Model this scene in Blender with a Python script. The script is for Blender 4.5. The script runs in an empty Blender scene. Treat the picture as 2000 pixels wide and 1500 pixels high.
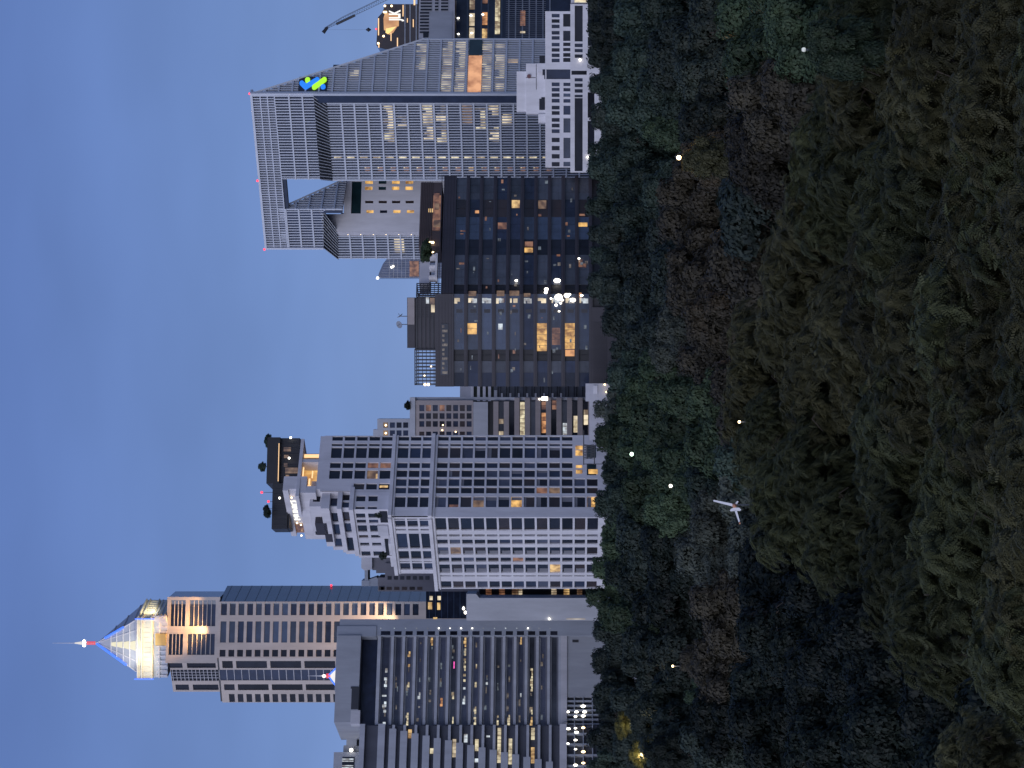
import bpy, math, random
import numpy as np
from mathutils import Vector
random.seed(7)
F, VH, CU, H = 4200.0, 1110.0, 750.0, 30.0      # focal length, horizon row, centre column (photo pixels, upright), eye height
sc = bpy.context.scene
col = sc.collection

# ---------------------------------------------------------------- materials
def nodes(name):
    m = bpy.data.materials.new(name); m.use_nodes = True
    nt = m.node_tree
    return m, nt, nt.nodes['Principled BSDF']
def link(nt, a, b): nt.links.new(a, b)
def wall_mat(name, c, rough=.75, var=.14, scale=.25, streak=True, metal=0.0):
    m, nt, b = nodes(name)
    tc = nt.nodes.new('ShaderNodeTexCoord'); mp = nt.nodes.new('ShaderNodeMapping')
    mp.inputs['Scale'].default_value = (1, 1, .22) if streak else (1, 1, 1)
    n = nt.nodes.new('ShaderNodeTexNoise'); n.inputs['Scale'].default_value = scale; n.inputs['Detail'].default_value = 7
    n.inputs['Roughness'].default_value = .65
    r = nt.nodes.new('ShaderNodeValToRGB')
    r.color_ramp.elements[0].position = .3; r.color_ramp.elements[1].position = .72
    r.color_ramp.elements[0].color = (*[x*(1-var*1.6) for x in c], 1); r.color_ramp.elements[1].color = (*[min(1, x*(1+var*.5)) for x in c], 1)
    link(nt, tc.outputs['Object'], mp.inputs[0]); link(nt, mp.outputs[0], n.inputs['Vector']); link(nt, n.outputs['Fac'], r.inputs[0])
    link(nt, r.outputs[0], b.inputs['Base Color'])
    b.inputs['Roughness'].default_value = rough; b.inputs['Metallic'].default_value = metal
    return m
def glass_mat(name, c, rough=.12, spec=.5, var=.5, metal=0.0, scale=.35, bump=.02):
    m, nt, b = nodes(name)
    tc = nt.nodes.new('ShaderNodeTexCoord'); oi = nt.nodes.new('ShaderNodeObjectInfo')
    n = nt.nodes.new('ShaderNodeTexNoise'); n.inputs['Scale'].default_value = scale; n.inputs['Detail'].default_value = 4
    add = nt.nodes.new('ShaderNodeMath'); add.operation = 'MULTIPLY_ADD'; add.inputs[1].default_value = .6
    mul = nt.nodes.new('ShaderNodeMath'); mul.operation = 'MULTIPLY'; mul.inputs[1].default_value = .45
    r = nt.nodes.new('ShaderNodeValToRGB')
    r.color_ramp.elements[0].position = .3; r.color_ramp.elements[1].position = .75
    r.color_ramp.elements[0].color = (*[x*(1-var) for x in c], 1); r.color_ramp.elements[1].color = (*[x*(1+var) for x in c], 1)
    link(nt, tc.outputs['Object'], n.inputs['Vector']); link(nt, oi.outputs['Random'], mul.inputs[0])
    link(nt, n.outputs['Fac'], add.inputs[0]); link(nt, mul.outputs[0], add.inputs[2]); link(nt, add.outputs[0], r.inputs[0])
    link(nt, r.outputs[0], b.inputs['Base Color'])
    n2 = nt.nodes.new('ShaderNodeTexNoise'); n2.inputs['Scale'].default_value = .25
    bp = nt.nodes.new('ShaderNodeBump'); bp.inputs['Strength'].default_value = bump; bp.inputs['Distance'].default_value = 1
    link(nt, tc.outputs['Object'], n2.inputs['Vector']); link(nt, n2.outputs['Fac'], bp.inputs['Height']); link(nt, bp.outputs[0], b.inputs['Normal'])
    b.inputs['Roughness'].default_value = rough; b.inputs['Specular IOR Level'].default_value = spec; b.inputs['Metallic'].default_value = metal
    return m
def lit_mat(name, c, s, dim=.25, scale=.5):
    m, nt, b = nodes(name)
    tc = nt.nodes.new('ShaderNodeTexCoord'); oi = nt.nodes.new('ShaderNodeObjectInfo')
    n = nt.nodes.new('ShaderNodeTexNoise'); n.inputs['Scale'].default_value = scale; n.inputs['Detail'].default_value = 3
    ad = nt.nodes.new('ShaderNodeVectorMath'); ad.operation = 'ADD'
    mu = nt.nodes.new('ShaderNodeMath'); mu.operation = 'MULTIPLY'; mu.inputs[1].default_value = 90
    link(nt, oi.outputs['Random'], mu.inputs[0]); link(nt, tc.outputs['Object'], ad.inputs[0]); link(nt, mu.outputs[0], ad.inputs[1])
    link(nt, ad.outputs[0], n.inputs['Vector'])
    r = nt.nodes.new('ShaderNodeValToRGB')
    r.color_ramp.elements[0].position = .36; r.color_ramp.elements[1].position = .64
    r.color_ramp.elements[0].color = (c[0]*dim, c[1]*dim*.8, c[2]*dim*.7, 1); r.color_ramp.elements[1].color = (*c, 1)
    link(nt, n.outputs['Fac'], r.inputs[0]); link(nt, r.outputs[0], b.inputs['Emission Color'])
    b.inputs['Emission Strength'].default_value = s; b.inputs['Base Color'].default_value = (.05, .05, .05, 1); b.inputs['Roughness'].default_value = .2
    m.cycles.emission_sampling = 'NONE'
    return m
def lamp_mat(name, c, s):
    m, nt, b = nodes(name)
    b.inputs['Emission Color'].default_value = (*c, 1); b.inputs['Emission Strength'].default_value = s; b.inputs['Base Color'].default_value = (.1, .1, .1, 1)
    m.cycles.emission_sampling = 'NONE'
    return m
def leaf_mat(name, c1, c2, c3=None, nsc=3.0, isl=.22):
    m, nt, b = nodes(name)
    g = nt.nodes.new('ShaderNodeNewGeometry'); oi = nt.nodes.new('ShaderNodeObjectInfo')
    tc = nt.nodes.new('ShaderNodeTexCoord'); n = nt.nodes.new('ShaderNodeTexNoise'); n.inputs['Scale'].default_value = nsc; n.inputs['Detail'].default_value = 4
    mx = nt.nodes.new('ShaderNodeMath'); mx.operation = 'MULTIPLY_ADD'; mx.inputs[1].default_value = isl
    m2 = nt.nodes.new('ShaderNodeMath'); m2.operation = 'MULTIPLY'; m2.inputs[1].default_value = .86
    r = nt.nodes.new('ShaderNodeValToRGB')
    r.color_ramp.elements[0].position = .22; r.color_ramp.elements[1].position = .85
    r.color_ramp.elements[0].color = (*c1, 1); r.color_ramp.elements[1].color = (*c2, 1)
    if c3:
        e = r.color_ramp.elements.new(.93); e.color = (*c3, 1)
    link(nt, tc.outputs['Object'], n.inputs['Vector']); link(nt, n.outputs['Fac'], m2.inputs[0])
    link(nt, g.outputs['Random Per Island'], mx.inputs[0]); link(nt, m2.outputs[0], mx.inputs[2]); link(nt, mx.outputs[0], r.inputs[0])
    hs = nt.nodes.new('ShaderNodeHueSaturation')
    mr = nt.nodes.new('ShaderNodeMapRange'); mr.inputs['To Min'].default_value = .55; mr.inputs['To Max'].default_value = 1.25
    link(nt, oi.outputs['Random'], mr.inputs[0]); link(nt, mr.outputs[0], hs.inputs['Value']); link(nt, r.outputs[0], hs.inputs['Color'])
    link(nt, hs.outputs[0], b.inputs['Base Color'])
    b.inputs['Roughness'].default_value = .6; b.inputs['Specular IOR Level'].default_value = .25
    tr = nt.nodes.new('ShaderNodeBsdfTranslucent'); ms = nt.nodes.new('ShaderNodeMixShader'); ms.inputs[0].default_value = .22
    link(nt, hs.outputs[0], tr.inputs['Color'])
    out = nt.nodes['Material Output']
    link(nt, b.outputs[0], ms.inputs[1]); link(nt, tr.outputs[0], ms.inputs[2]); link(nt, ms.outputs[0], out.inputs['Surface'])
    return m
M = dict(
    white=wall_mat('white_render', (.66, .645, .66)), white2=wall_mat('white_panel', (.60, .585, .61)),
    pale=wall_mat('pale_concrete', (.48, .475, .50)), grey=wall_mat('grey_concrete', (.32, .335, .365)), core=wall_mat('dark_concrete', (.275, .30, .345)),
    slab=wall_mat('slab_edge', (.40, .415, .45)), beige=wall_mat('beige_panel', (.34, .30, .29)), pink=wall_mat('pink_granite', (.49, .43, .385)),
    brown=wall_mat('brown_cladding', (.038, .034, .042), .5), darkmetal=wall_mat('dark_metal', (.035, .036, .042), .5), black=wall_mat('black_cladding', (.012, .012, .015), .5),
    fin=wall_mat('aluminium_fin', (.55, .58, .64), .45, .08), fin2=wall_mat('grey_aluminium_fin', (.50, .53, .58), .45, .08),
    blind=wall_mat('window_blind', (.20, .20, .22)), cream=wall_mat('cream_stone', (.78, .72, .55)),
    gdark=glass_mat('dark_glass', (.012, .014, .022), .12, .28), gnavy=glass_mat('navy_glass', (.022, .030, .055), .14, .35), gblue=glass_mat('blue_glass', (.032, .047, .080), .15, .7),
    ggrey=glass_mat('grey_glass', (.052, .058, .072), .2), gteal=glass_mat('teal_glass', (.012, .03, .035)), gslate=glass_mat('slate_window_glass', (.07, .078, .11), .22, .4, .35), gsky=glass_mat('pale_glass', (.14, .17, .25), .2, .6),
    gbrown=glass_mat('brown_glass', (.03, .02, .018), .2),
    lwarm=lit_mat('warm_room_light', (1, .66, .27), .85), lorange=lit_mat('orange_room_light', (1, .47, .18), .75), lpale=lit_mat('pale_room_light', (1, .88, .58), .85),
    lcool=lit_mat('cool_room_light', (.82, .92, 1), .9), ldim=lit_mat('dim_room_light', (1, .62, .35), .22), lgrey=lit_mat('screened_room_light', (1, .84, .58), .95, .16, .2),
    lamber=lit_mat('amber_room_light', (1, .58, .17), 1.0), lbrown=lit_mat('brown_room_light', (1, .47, .25), .28),
    lclut=lit_mat('faint_room_or_glint_light', (1, .85, .7), .16, .2, 1.2), lclut2=lit_mat('faint_cool_glint_light', (.7, .85, 1), .2, .2, 1.2),  # faint glow for dim rooms, also standing in for glints on glass
    hot=lamp_mat('white_lamp', (1, .93, .8), 6), hotwarm=lamp_mat('warm_lamp', (1, .72, .38), 5), red=lamp_mat('red_beacon', (1, .035, .07), 2.2),
    blue=lamp_mat('blue_neon', (.03, .16, 1), 1.4), sblue=lamp_mat('blue_sign', (.0, .22, 1), 1.0), slime=lamp_mat('lime_sign', (.45, 1, .0), 1.0),
    swhite=lamp_mat('white_sign', (1, .97, .9), 1.15), pinkn=lamp_mat('pink_neon', (1, .1, .5), 1.1), greenw=lamp_mat('greenish_lamp', (.72, 1, .78), 6),
    redring=lamp_mat('red_ring_light', (1, .05, .08), .8), cove=lamp_mat('cove_light', (1, .62, .3), 1.3),
    bark=wall_mat('bark', (.06, .048, .036), .9, .4, 3.0), barkpale=wall_mat('pale_bark', (.085, .066, .048), .9, .3, 3.0),
    steel=wall_mat('painted_steel', (.10, .11, .13), .5), wt=wall_mat('white_paint', (.8, .8, .82), .4, .05), orange=wall_mat('orange_paint', (.6, .28, .16), .5),
)
LEAF = dict(
    teal=leaf_mat('teal_leaf', (.022, .037, .028), (.064, .094, .066)), green=leaf_mat('green_leaf', (.026, .044, .024), (.080, .118, .058)),
    olive=leaf_mat('olive_leaf', (.040, .042, .018), (.115, .112, .05)), feather=leaf_mat('feathery_leaf', (.030, .031, .013), (.106, .099, .042), (.15, .135, .055), 5, .2),
    feather2=leaf_mat('feathery_green_leaf', (.026, .031, .013), (.091, .098, .040), (.13, .13, .055), 5, .2),
    brown=leaf_mat('brownish_leaf', (.032, .029, .020), (.088, .077, .049), (.13, .085, .055)), dark=leaf_mat('dark_leaf', (.018, .027, .022), (.048, .064, .048)),
    shade=leaf_mat('shaded_leaf', (.008, .013, .010), (.024, .034, .024)),  # shade over the darkest trees, put into the leaf colour
    greyg=leaf_mat('grey_green_leaf', (.042, .052, .040), (.122, .138, .104)), lime=leaf_mat('golden_green_leaf', (.05, .055, .02), (.16, .15, .05)),
)

# ---------------------------------------------------------------- geometry helpers
SPLIT = {'lit_or_glint_window', 'wall_lamp_or_glint', 'roof_lamp', 'cove_lamp', 'room_light', 'opening', 'edge_light', 'crown_lamp', 'spire_lamp', 'floodlight', 'room_lamp', 'window_lamp', 'terrace_opening', 'timber_screen', 'pale_panel', 'lit_panel', 'louvre_slot', 'rail', 'window', 'spire_ball', 'terrace_parapet', 'lit_skylight'}
class MB:
    def __init__(s): s.v, s.f, s.m, s.st = [], [], [], []
    def add(s, vs, fs, mi=0):
        s.st.append((len(s.v), len(s.f))); o = len(s.v); s.v += [tuple(v) for v in vs]
        for f in fs: s.f.append([o+i for i in f]); s.m.append(mi)
        return s
    def hexa(s, p, mi=0):      # p: 4 bottom (ccw seen from above), 4 top
        return s.add(p, [(3, 2, 1, 0), (4, 5, 6, 7), (0, 1, 5, 4), (1, 2, 6, 5), (2, 3, 7, 6), (3, 0, 4, 7)], mi)
    def box(s, x0, x1, y0, y1, z0, z1, mi=0):
        return s.hexa([(x0, y0, z0), (x1, y0, z0), (x1, y1, z0), (x0, y1, z0), (x0, y0, z1), (x1, y0, z1), (x1, y1, z1), (x0, y1, z1)], mi)
    def prism(s, pts, z0, z1, mi=0):     # pts ccw
        n = len(pts)
        v = [(x, y, z0) for x, y in pts]+[(x, y, z1) for x, y in pts]
        return s.add(v, [tuple(range(n-1, -1, -1)), tuple(range(n, 2*n))]+[(i, (i+1) % n, n+(i+1) % n, n+i) for i in range(n)], mi)
    def tube(s, pts, rs, n=7, mi=0):
        s.st.append((len(s.v), len(s.f))); o = len(s.v)
        for i, p in enumerate(pts):
            p = Vector(p); a = Vector(pts[max(0, i-1)]); b = Vector(pts[min(len(pts)-1, i+1)])
            d = (b-a); d = d.normalized() if d.length > 1e-9 else Vector((0, 0, 1))
            x = d.orthogonal().normalized(); y = d.cross(x)
            for k in range(n):
                t = 2*math.pi*k/n; s.v.append(tuple(p+(x*math.cos(t)+y*math.sin(t))*rs[i]))
        for i in range(len(pts)-1):
            for k in range(n):
                s.f.append([o+i*n+k, o+i*n+(k+1) % n, o+(i+1)*n+(k+1) % n, o+(i+1)*n+k]); s.m.append(mi)
        s.f.append([o+k for k in range(n)][::-1]); s.m.append(mi)
        s.f.append([o+(len(pts)-1)*n+k for k in range(n)]); s.m.append(mi)
        return s
    def ball(s, c, r, n=10, mi=0, sz=1.0):
        pts = [(c[0], c[1], c[2]+r*sz*-math.cos(math.pi*i/n)) for i in range(n+1)]
        return s.tube(pts, [max(1e-4, r*math.sin(math.pi*i/n)) for i in range(n+1)], 10, mi)
    def build(s, name, mats, parent=None, org=None):
        if name in SPLIT and len(s.st) > 1:          # separate lamps, windows and panels are parts of their own
            ends = s.st[1:]+[(len(s.v), len(s.f))]; out = None
            for (v0, f0), (v1, f1) in zip(s.st, ends):
                p = MB(); p.v = s.v[v0:v1]; p.f = [[i-v0 for i in f] for f in s.f[f0:f1]]; p.m = s.m[f0:f1]; out = p.build(name, mats, parent)
            return out
        me = bpy.data.meshes.new(name)
        base = Vector(org) if org is not None else (world_loc(parent) if parent else Vector())
        me.from_pydata([(x-base.x, y-base.y, z-base.z) for x, y, z in s.v], [], s.f)
        if not isinstance(mats, (list, tuple)): mats = [mats]
        for m in mats: me.materials.append(m)
        if len(mats) > 1: me.polygons.foreach_set('material_index', s.m)
        me.update()
        o = bpy.data.objects.new(name, me); col.objects.link(o)
        if parent: o.parent = parent
        if org is not None: o.location = base
        return o
def world_loc(o):
    v = Vector()
    while o: v += o.location; o = o.parent
    return v
def thing(name, label, cat, loc, group=None):
    o = bpy.data.objects.new(name, None); col.objects.link(o); o.location = loc; o.empty_display_size = 1
    o['label'] = label; o['category'] = cat
    if group: o['group'] = group
    return o
def tag(o, label, cat, group=None):
    o['label'] = label; o['category'] = cat
    if group: o['group'] = group
    return o
def P(u, v, d): return ((u-CU)/F*d, d, H-(v-VH)/F*d)
class Face:                    # a vertical wall plane through two measured plan points, left to right
    def __init__(s, u0, d0, u1, d1, off=0.0):
        s.p0 = Vector(((u0-CU)/F*d0, d0)); p1 = Vector(((u1-CU)/F*d1, d1))
        s.t = (p1-s.p0).normalized(); s.n = Vector((s.t.y, -s.t.x)); s.L = (p1-s.p0).length
        s.p0 = s.p0+s.n*off; s.u1 = u1; s.u0 = u0
    def S(s, u):
        k = (u-CU)/F
        return (k*s.p0.y-s.p0.x)/(s.t.x-k*s.t.y)
    def dep(s, u): return s.p0.y+s.t.y*s.S(u)
    def Z(s, v, u): return H-(v-VH)/F*s.dep(u)
    def pt(s, a, o, z):
        p = s.p0+s.t*a+s.n*o
        return (p.x, p.y, z)
    def fbox(s, mb, a0, a1, z0, z1, o0, o1, mi=0):       # metres along, height, offset range (o1 outermost)
        mb.hexa([s.pt(a0, o1, z0), s.pt(a1, o1, z0), s.pt(a1, o0, z0), s.pt(a0, o0, z0), s.pt(a0, o1, z1), s.pt(a1, o1, z1), s.pt(a1, o0, z1), s.pt(a0, o0, z1)], mi)
    def pbox(s, mb, u0, u1, v0, v1, o0, o1, ur, mi=0):   # photo columns / rows (rows read at column ur)
        s.fbox(mb, s.S(u0), s.S(u1), s.Z(v1, ur), s.Z(v0, ur), o0, o1, mi)
    def rect(s, u0, u1, v0, v1, ur): return (s.S(u0), s.S(u1), s.Z(v1, ur), s.Z(v0, ur))
    def holes(s, mb, R, hs, o=0.0, t=.45, mi=0):         # wall sheet of thickness t with rectangular openings
        a0, a1, z0, z1 = R
        A = sorted(set([a0, a1]+[min(max(x, a0), a1) for h in hs for x in h[:2]])); Zs = sorted(set([z0, z1]+[min(max(x, z0), z1) for h in hs for x in h[2:]]))
        for i in range(len(A)-1):
            j = 0
            while j < len(Zs)-1:
                def op(j):
                    a, z = (A[i]+A[i+1])/2, (Zs[j]+Zs[j+1])/2
                    return any(h[0] < a < h[1] and h[2] < z < h[3] for h in hs)
                if op(j): j += 1; continue
                k = j
                while k+1 < len(Zs)-1 and not op(k+1): k += 1
                mb.add([s.pt(A[i], o, Zs[j]), s.pt(A[i+1], o, Zs[j]), s.pt(A[i+1], o, Zs[k+1]), s.pt(A[i], o, Zs[k+1])], [(0, 1, 2, 3)], mi)
                j = k+1
        for h in hs:
            b0, b1, y0, y1 = h
            q = [s.pt(b0, o, y0), s.pt(b1, o, y0), s.pt(b1, o, y1), s.pt(b0, o, y1), s.pt(b0, o-t, y0), s.pt(b1, o-t, y0), s.pt(b1, o-t, y1), s.pt(b0, o-t, y1)]
            mb.add(q, [(0, 4, 5, 1), (1, 5, 6, 2), (2, 6, 7, 3), (3, 7, 4, 0)], mi)
class Win:                     # gathers the panes of one building: the largest become parts, the rest one object
    def __init__(s, root, name='window', most=96): s.l, s.r, s.n, s.most = [], root, name, most
    def add(s, face, R, mat, o, label=None): s.l.append((face, R, mat, o, label))
    def finish(s):
        lit = lambda w: 1 if M[w[2]].name.endswith('light') else 0
        s.l.sort(key=lambda w: -(w[1][1]-w[1][0])*(w[1][3]-w[1][2])*(3 if lit(w) else 1))
        rest = s.l[s.most:] if len(s.l) > s.most+3 else []
        for w in s.l[:len(s.l)-len(rest)]:
            mb = MB(); w[0].fbox(mb, *w[1], w[3]-.12, w[3]); ob = mb.build(s.n, M[w[2]], s.r)
            if lit(w): ob['label'] = 'lit window'
        if rest:
            mats = sorted({w[2] for w in rest}); mb = MB()
            for w in rest: w[0].fbox(mb, *w[1], w[3]-.12, w[3], mats.index(w[2]))
            ob = mb.build(s.n+'s', [M[k] for k in mats], s.r); ob['kind'] = 'stuff'
def extrude(face, mb, pts, o0, o1, mi=0):    # polygon of (a, z) on a face, ccw seen from outside
    n = len(pts)
    v = [face.pt(a, o1, z) for a, z in pts]+[face.pt(a, o0, z) for a, z in pts]
    mb.add(v, [tuple(range(n)), tuple(range(2*n-1, n-1, -1))]+[(i, n+i, n+(i+1) % n, (i+1) % n) for i in range(n)], mi)
def beacon(face, u, v, ur, root, r=.8, mat='red', o=.5):
    mb = MB(); a, z = face.S(u), face.Z(v, ur)
    mb.ball(face.pt(a, o, z), r, 6)
    ob = mb.build('beacon', M[mat], root)
    return ob
def text_obj(txt, face, a, z, size, o, mat, root, name='sign', squash=1.0, depth=.25, bold=.0):
    cu = bpy.data.curves.new('txt', 'FONT'); cu.body = txt; cu.size = size; cu.extrude = depth/2; cu.offset = bold; cu.resolution_u = 3
    tmp = bpy.data.objects.new('txt', cu); col.objects.link(tmp)
    dg = bpy.context.evaluated_depsgraph_get(); me = bpy.data.meshes.new_from_object(tmp.evaluated_get(dg))
    bpy.data.objects.remove(tmp)
    b = world_loc(root)
    for v in me.vertices:
        p = face.pt(a+v.co.x*squash, o+v.co.z, z+v.co.y)
        v.co = (p[0]-b.x, p[1]-b.y, p[2]-b.z)
    me.materials.clear(); me.materials.append(M[mat]); me.name = name
    ob = bpy.data.objects.new(name, me); col.objects.link(ob); ob.parent = root
    return ob
def base(f, u): p = f.pt(f.S(u), 0, 0); return (p[0], p[1], 0)
# ---------------------------------------------------------------- camera, sky, sun
cam = bpy.data.cameras.new('camera'); co = bpy.data.objects.new('camera', cam); col.objects.link(co); sc.camera = co
cam.sensor_width = 36; cam.lens = 36*F/2000; cam.shift_x = -(VH-1000)/2000; cam.clip_end = 30000; cam.clip_start = .5
from mathutils import Matrix
co.matrix_world = Matrix(((0, 1, 0, 0), (0, 0, -1, 0), (-1, 0, 0, H), (0, 0, 0, 1)))   # the phone was held on its side
w = bpy.data.worlds.new('World'); sc.world = w; w.use_nodes = True
nt = w.node_tree; bg = nt.nodes['Background']
SUN_EL, SUN_AZ = math.radians(2.0), math.radians(212)     # afterglow low behind the viewer's left shoulder
sky = nt.nodes.new('ShaderNodeTexSky'); sky.sky_type = 'NISHITA'; sky.sun_disc = False
sky.sun_elevation = SUN_EL; sky.sun_rotation = SUN_AZ; sky.ozone_density = 4.0
def N(t, **k):
    n = nt.nodes.new(t)
    for a, v in k.items(): setattr(n, a, v)
    return n
geo = N('ShaderNodeTexCoord'); sep = N('ShaderNodeSeparateXYZ'); nt.links.new(geo.outputs['Generated'], sep.inputs[0])
rp = N('ShaderNodeValToRGB'); nt.links.new(sep.outputs['Z'], rp.inputs[0])      # dusk sky by height above the horizon
cr = rp.color_ramp; cr.elements[0].position = 0; cr.elements[0].color = (.205, .302, .560, 1); cr.elements[1].position = 1; cr.elements[1].color = (.045, .085, .24, 1)
for p_, c_ in ((.06, (.190, .290, .560)), (.13, (.150, .240, .500)), (.25, (.107, .178, .425)), (.5, (.062, .118, .31))):
    e_ = cr.elements.new(p_); e_.color = (*c_, 1)
cl = N('ShaderNodeTexNoise'); cl.inputs['Scale'].default_value = 5; cl.inputs['Detail'].default_value = 3; mpn = N('ShaderNodeMapping'); mpn.inputs['Scale'].default_value = (1, 1, 3.2)
nt.links.new(geo.outputs['Generated'], mpn.inputs[0]); nt.links.new(mpn.outputs[0], cl.inputs['Vector'])
mr_ = N('ShaderNodeMapRange'); mr_.inputs['From Min'].default_value = .35; mr_.inputs['From Max'].default_value = .7; mr_.inputs['To Min'].default_value = .94; mr_.inputs['To Max'].default_value = 1.11
nt.links.new(cl.outputs['Fac'], mr_.inputs[0])
m1 = N('ShaderNodeMixRGB', blend_type='MULTIPLY'); m1.inputs[0].default_value = 1; nt.links.new(rp.outputs[0], m1.inputs[1]); nt.links.new(mr_.outputs[0], m1.inputs[2])
dt = N('ShaderNodeVectorMath', operation='DOT_PRODUCT'); dt.inputs[1].default_value = (math.sin(SUN_AZ), math.cos(SUN_AZ), .05); nt.links.new(geo.outputs['Generated'], dt.inputs[0])
gl = N('ShaderNodeMapRange'); gl.inputs['From Min'].default_value = .15; gl.inputs['From Max'].default_value = 1.0; gl.interpolation_type = 'SMOOTHSTEP'; nt.links.new(dt.outputs['Value'], gl.inputs[0])
m2 = N('ShaderNodeMixRGB', blend_type='ADD'); m2.inputs[2].default_value = (.44, .44, .54, 1); nt.links.new(gl.outputs[0], m2.inputs[0]); nt.links.new(m1.outputs[0], m2.inputs[1])
m3 = N('ShaderNodeMixRGB', blend_type='ADD'); m3.inputs[0].default_value = .02; nt.links.new(m2.outputs[0], m3.inputs[1]); nt.links.new(sky.outputs[0], m3.inputs[2])
nt.links.new(m3.outputs[0], bg.inputs[0]); bg.inputs[1].default_value = 1.05
sl = bpy.data.lights.new('afterglow', 'SUN'); sl.energy = 1.25; sl.angle = math.radians(50); sl.color = (.86, .87, 1)
so = bpy.data.objects.new('afterglow', sl); col.objects.link(so)
el = math.radians(20); az = SUN_AZ
dirv = Vector((math.sin(az)*math.cos(el), math.cos(az)*math.cos(el), math.sin(el)))
so.rotation_euler = dirv.to_track_quat('Z', 'Y').to_euler()
vs = sc.view_settings; vs.view_transform = 'Standard'; vs.look = 'None'; vs.gamma = 1; vs.exposure = 0
try: sc.cycles.use_denoising = True
except Exception: pass
sc.cycles.max_bounces = 6; sc.cycles.transparent_max_bounces = 4
# ================================================================ ground
g = MB()
g.add([(-6000, -200, 0), (6000, -200, 0), (6000, 15000, 0), (-6000, 15000, 0)], [(0, 1, 2, 3)])
o = g.build('ground', wall_mat('park_ground', (.022, .026, .017), .9, .5, .06, False)); o['kind'] = 'structure'

# ================================================================ white apartment tower (in the middle of the left half)
HL = Face(350, 589, 490, 560); HR = Face(490, 560, 650, 577)
r = thing('apartment_tower', 'white stepped apartment tower with square window grid and lit rooftop sign', 'apartment tower', base(HR, 490))
W = Win(r)
rng = random.Random(3)
A = HR.S
RC = [(639.5, 648), (629, 634), (605.5, 626.5), (586, 597), (568.5, 582.2), (551, 565.5), (536.5, 548.6), (509.6, 530.4)]   # window columns, right face
LC = [(464, 488), (452, 456), (437, 446), (416.5, 431), (402.5, 411), (381, 397.5), (374, 376.5), (351.5, 364.6)]            # window columns, left face
def setback(face, d): return Face(face.u0, 1, face.u1, 1)
def plan_poly(pts): return pts
# lower block
zc = HR.Z(837, 490)
hr, hl = [], []
for k in range(13):
    v0 = 850+24.72*k; v1 = v0+20.9
    for i, (a, b) in enumerate(RC):
        R = HR.rect(a, b, v0, v1, 519)
        if k == 11 and i < 5: continue
        if k == 12 and i < 5: continue
        hr.append(R)
        warm = {(7, 6): 'lamber', (7, 12): 'lamber', (7, 3): 'ldim', (6, 8): 'lbrown', (6, 9): 'ldim', (5, 7): None}.get((i, k))
        mt = warm or rng.choice(['gdark']*6+['gnavy', 'gbrown', 'gbrown', 'gslate'])
        W.add(HR, R, mt, -.4)
        if i == 7:
            pass
    for i, (a, b) in enumerate(LC):
        R = HL.rect(a, b, v0+.6, v1+.4, 480)
        hl.append(R)
        W.add(HL, R, {(5, 9): 'lwarm', (3, 1): 'ldim', (4, 6): 'lbrown'}.get((i, k), rng.choice(['gdark', 'gdark', 'gdark', 'gdark', 'gnavy', 'gbrown', 'gslate'])), -.4)
mb = MB()
HR.holes(mb, (0, HR.L, 0, zc), hr); HL.holes(mb, (0, HL.L, 0, zc), hl)
wall = mb.build('wall', M['white'], r)
mb = MB()     # floors and core behind the wall sheet
a_, b_ = HL.pt(0, -.55, 0)[:2], HL.pt(HL.L, -.55, 0)[:2]; c_ = HR.pt(HR.L, -.55, 0)[:2]
back = (c_[0]+a_[0]-b_[0], c_[1]+a_[1]-b_[1])
cn = Vector(HL.pt(HL.L, 0, 0)[:2])-(HL.n+HR.n).normalized()*.75
LBK = [a_, (cn.x, cn.y), c_, back]
mb.prism(LBK, 0, zc-.05); mb.build('core', M['darkmetal'], r)
# balcony blinds seen as pale lower halves
for k in range(12):
    for i in (3, 5):
        if (i, k) in ((5, 9), (3, 1)): continue
        mb = MB(); a, b = LC[i]; v0 = 850+24.72*k
        HL.pbox(mb, a+2, b-2.5, v0+3+rng.random()*3, v0+15+rng.random()*4, -.36, -.3, 480) if i == 9 else HL.pbox(mb, a+.4, a+(b-a)*.42, v0+4, v0+20.5, -.38, -.31, 480)
        mb.build('blind', M['blind'], r)
for k in range(13):
    for i in (2, 4, 5, 7):
        q = rng.random(); a, b = RC[i]; v0 = 850+24.72*k
        if k > 10 and i < 5 or q > .42: continue
        mb = MB()
        if q < .1: HR.pbox(mb, a+.6, a+(b-a)*.3, v0+3, v0+20.6, -.38, -.32, 519); mb.build('lit_strip', M['lbrown'], r)
        elif q < .28: HR.pbox(mb, b-(b-a)*rng.uniform(.2, .5), b-.5, v0+.6, v0+20.6, -.38, -.33, 519); mb.build('curtain', M['blind'], r)
        else: HR.pbox(mb, a+.4, b-.4, v0+.4, v0+rng.uniform(4, 9), -.38, -.33, 519); mb.build('blind', M['blind'], r)
# cornice, with projecting lip
mb = MB()
HR.pbox(mb, 489.5, 650.5, 835.5, 843, -3, .7, 490); HL.pbox(mb, 349.5, 489, 836, 843, -3, .69, 490); HR.pbox(mb, 489.8, 650, 846, 848.4, 0.003, .3, 490); HL.pbox(mb, 350, 490, 846.2, 848.5, 0.003, .29, 490)
mb.build('cornice', M['white'], r)
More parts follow.
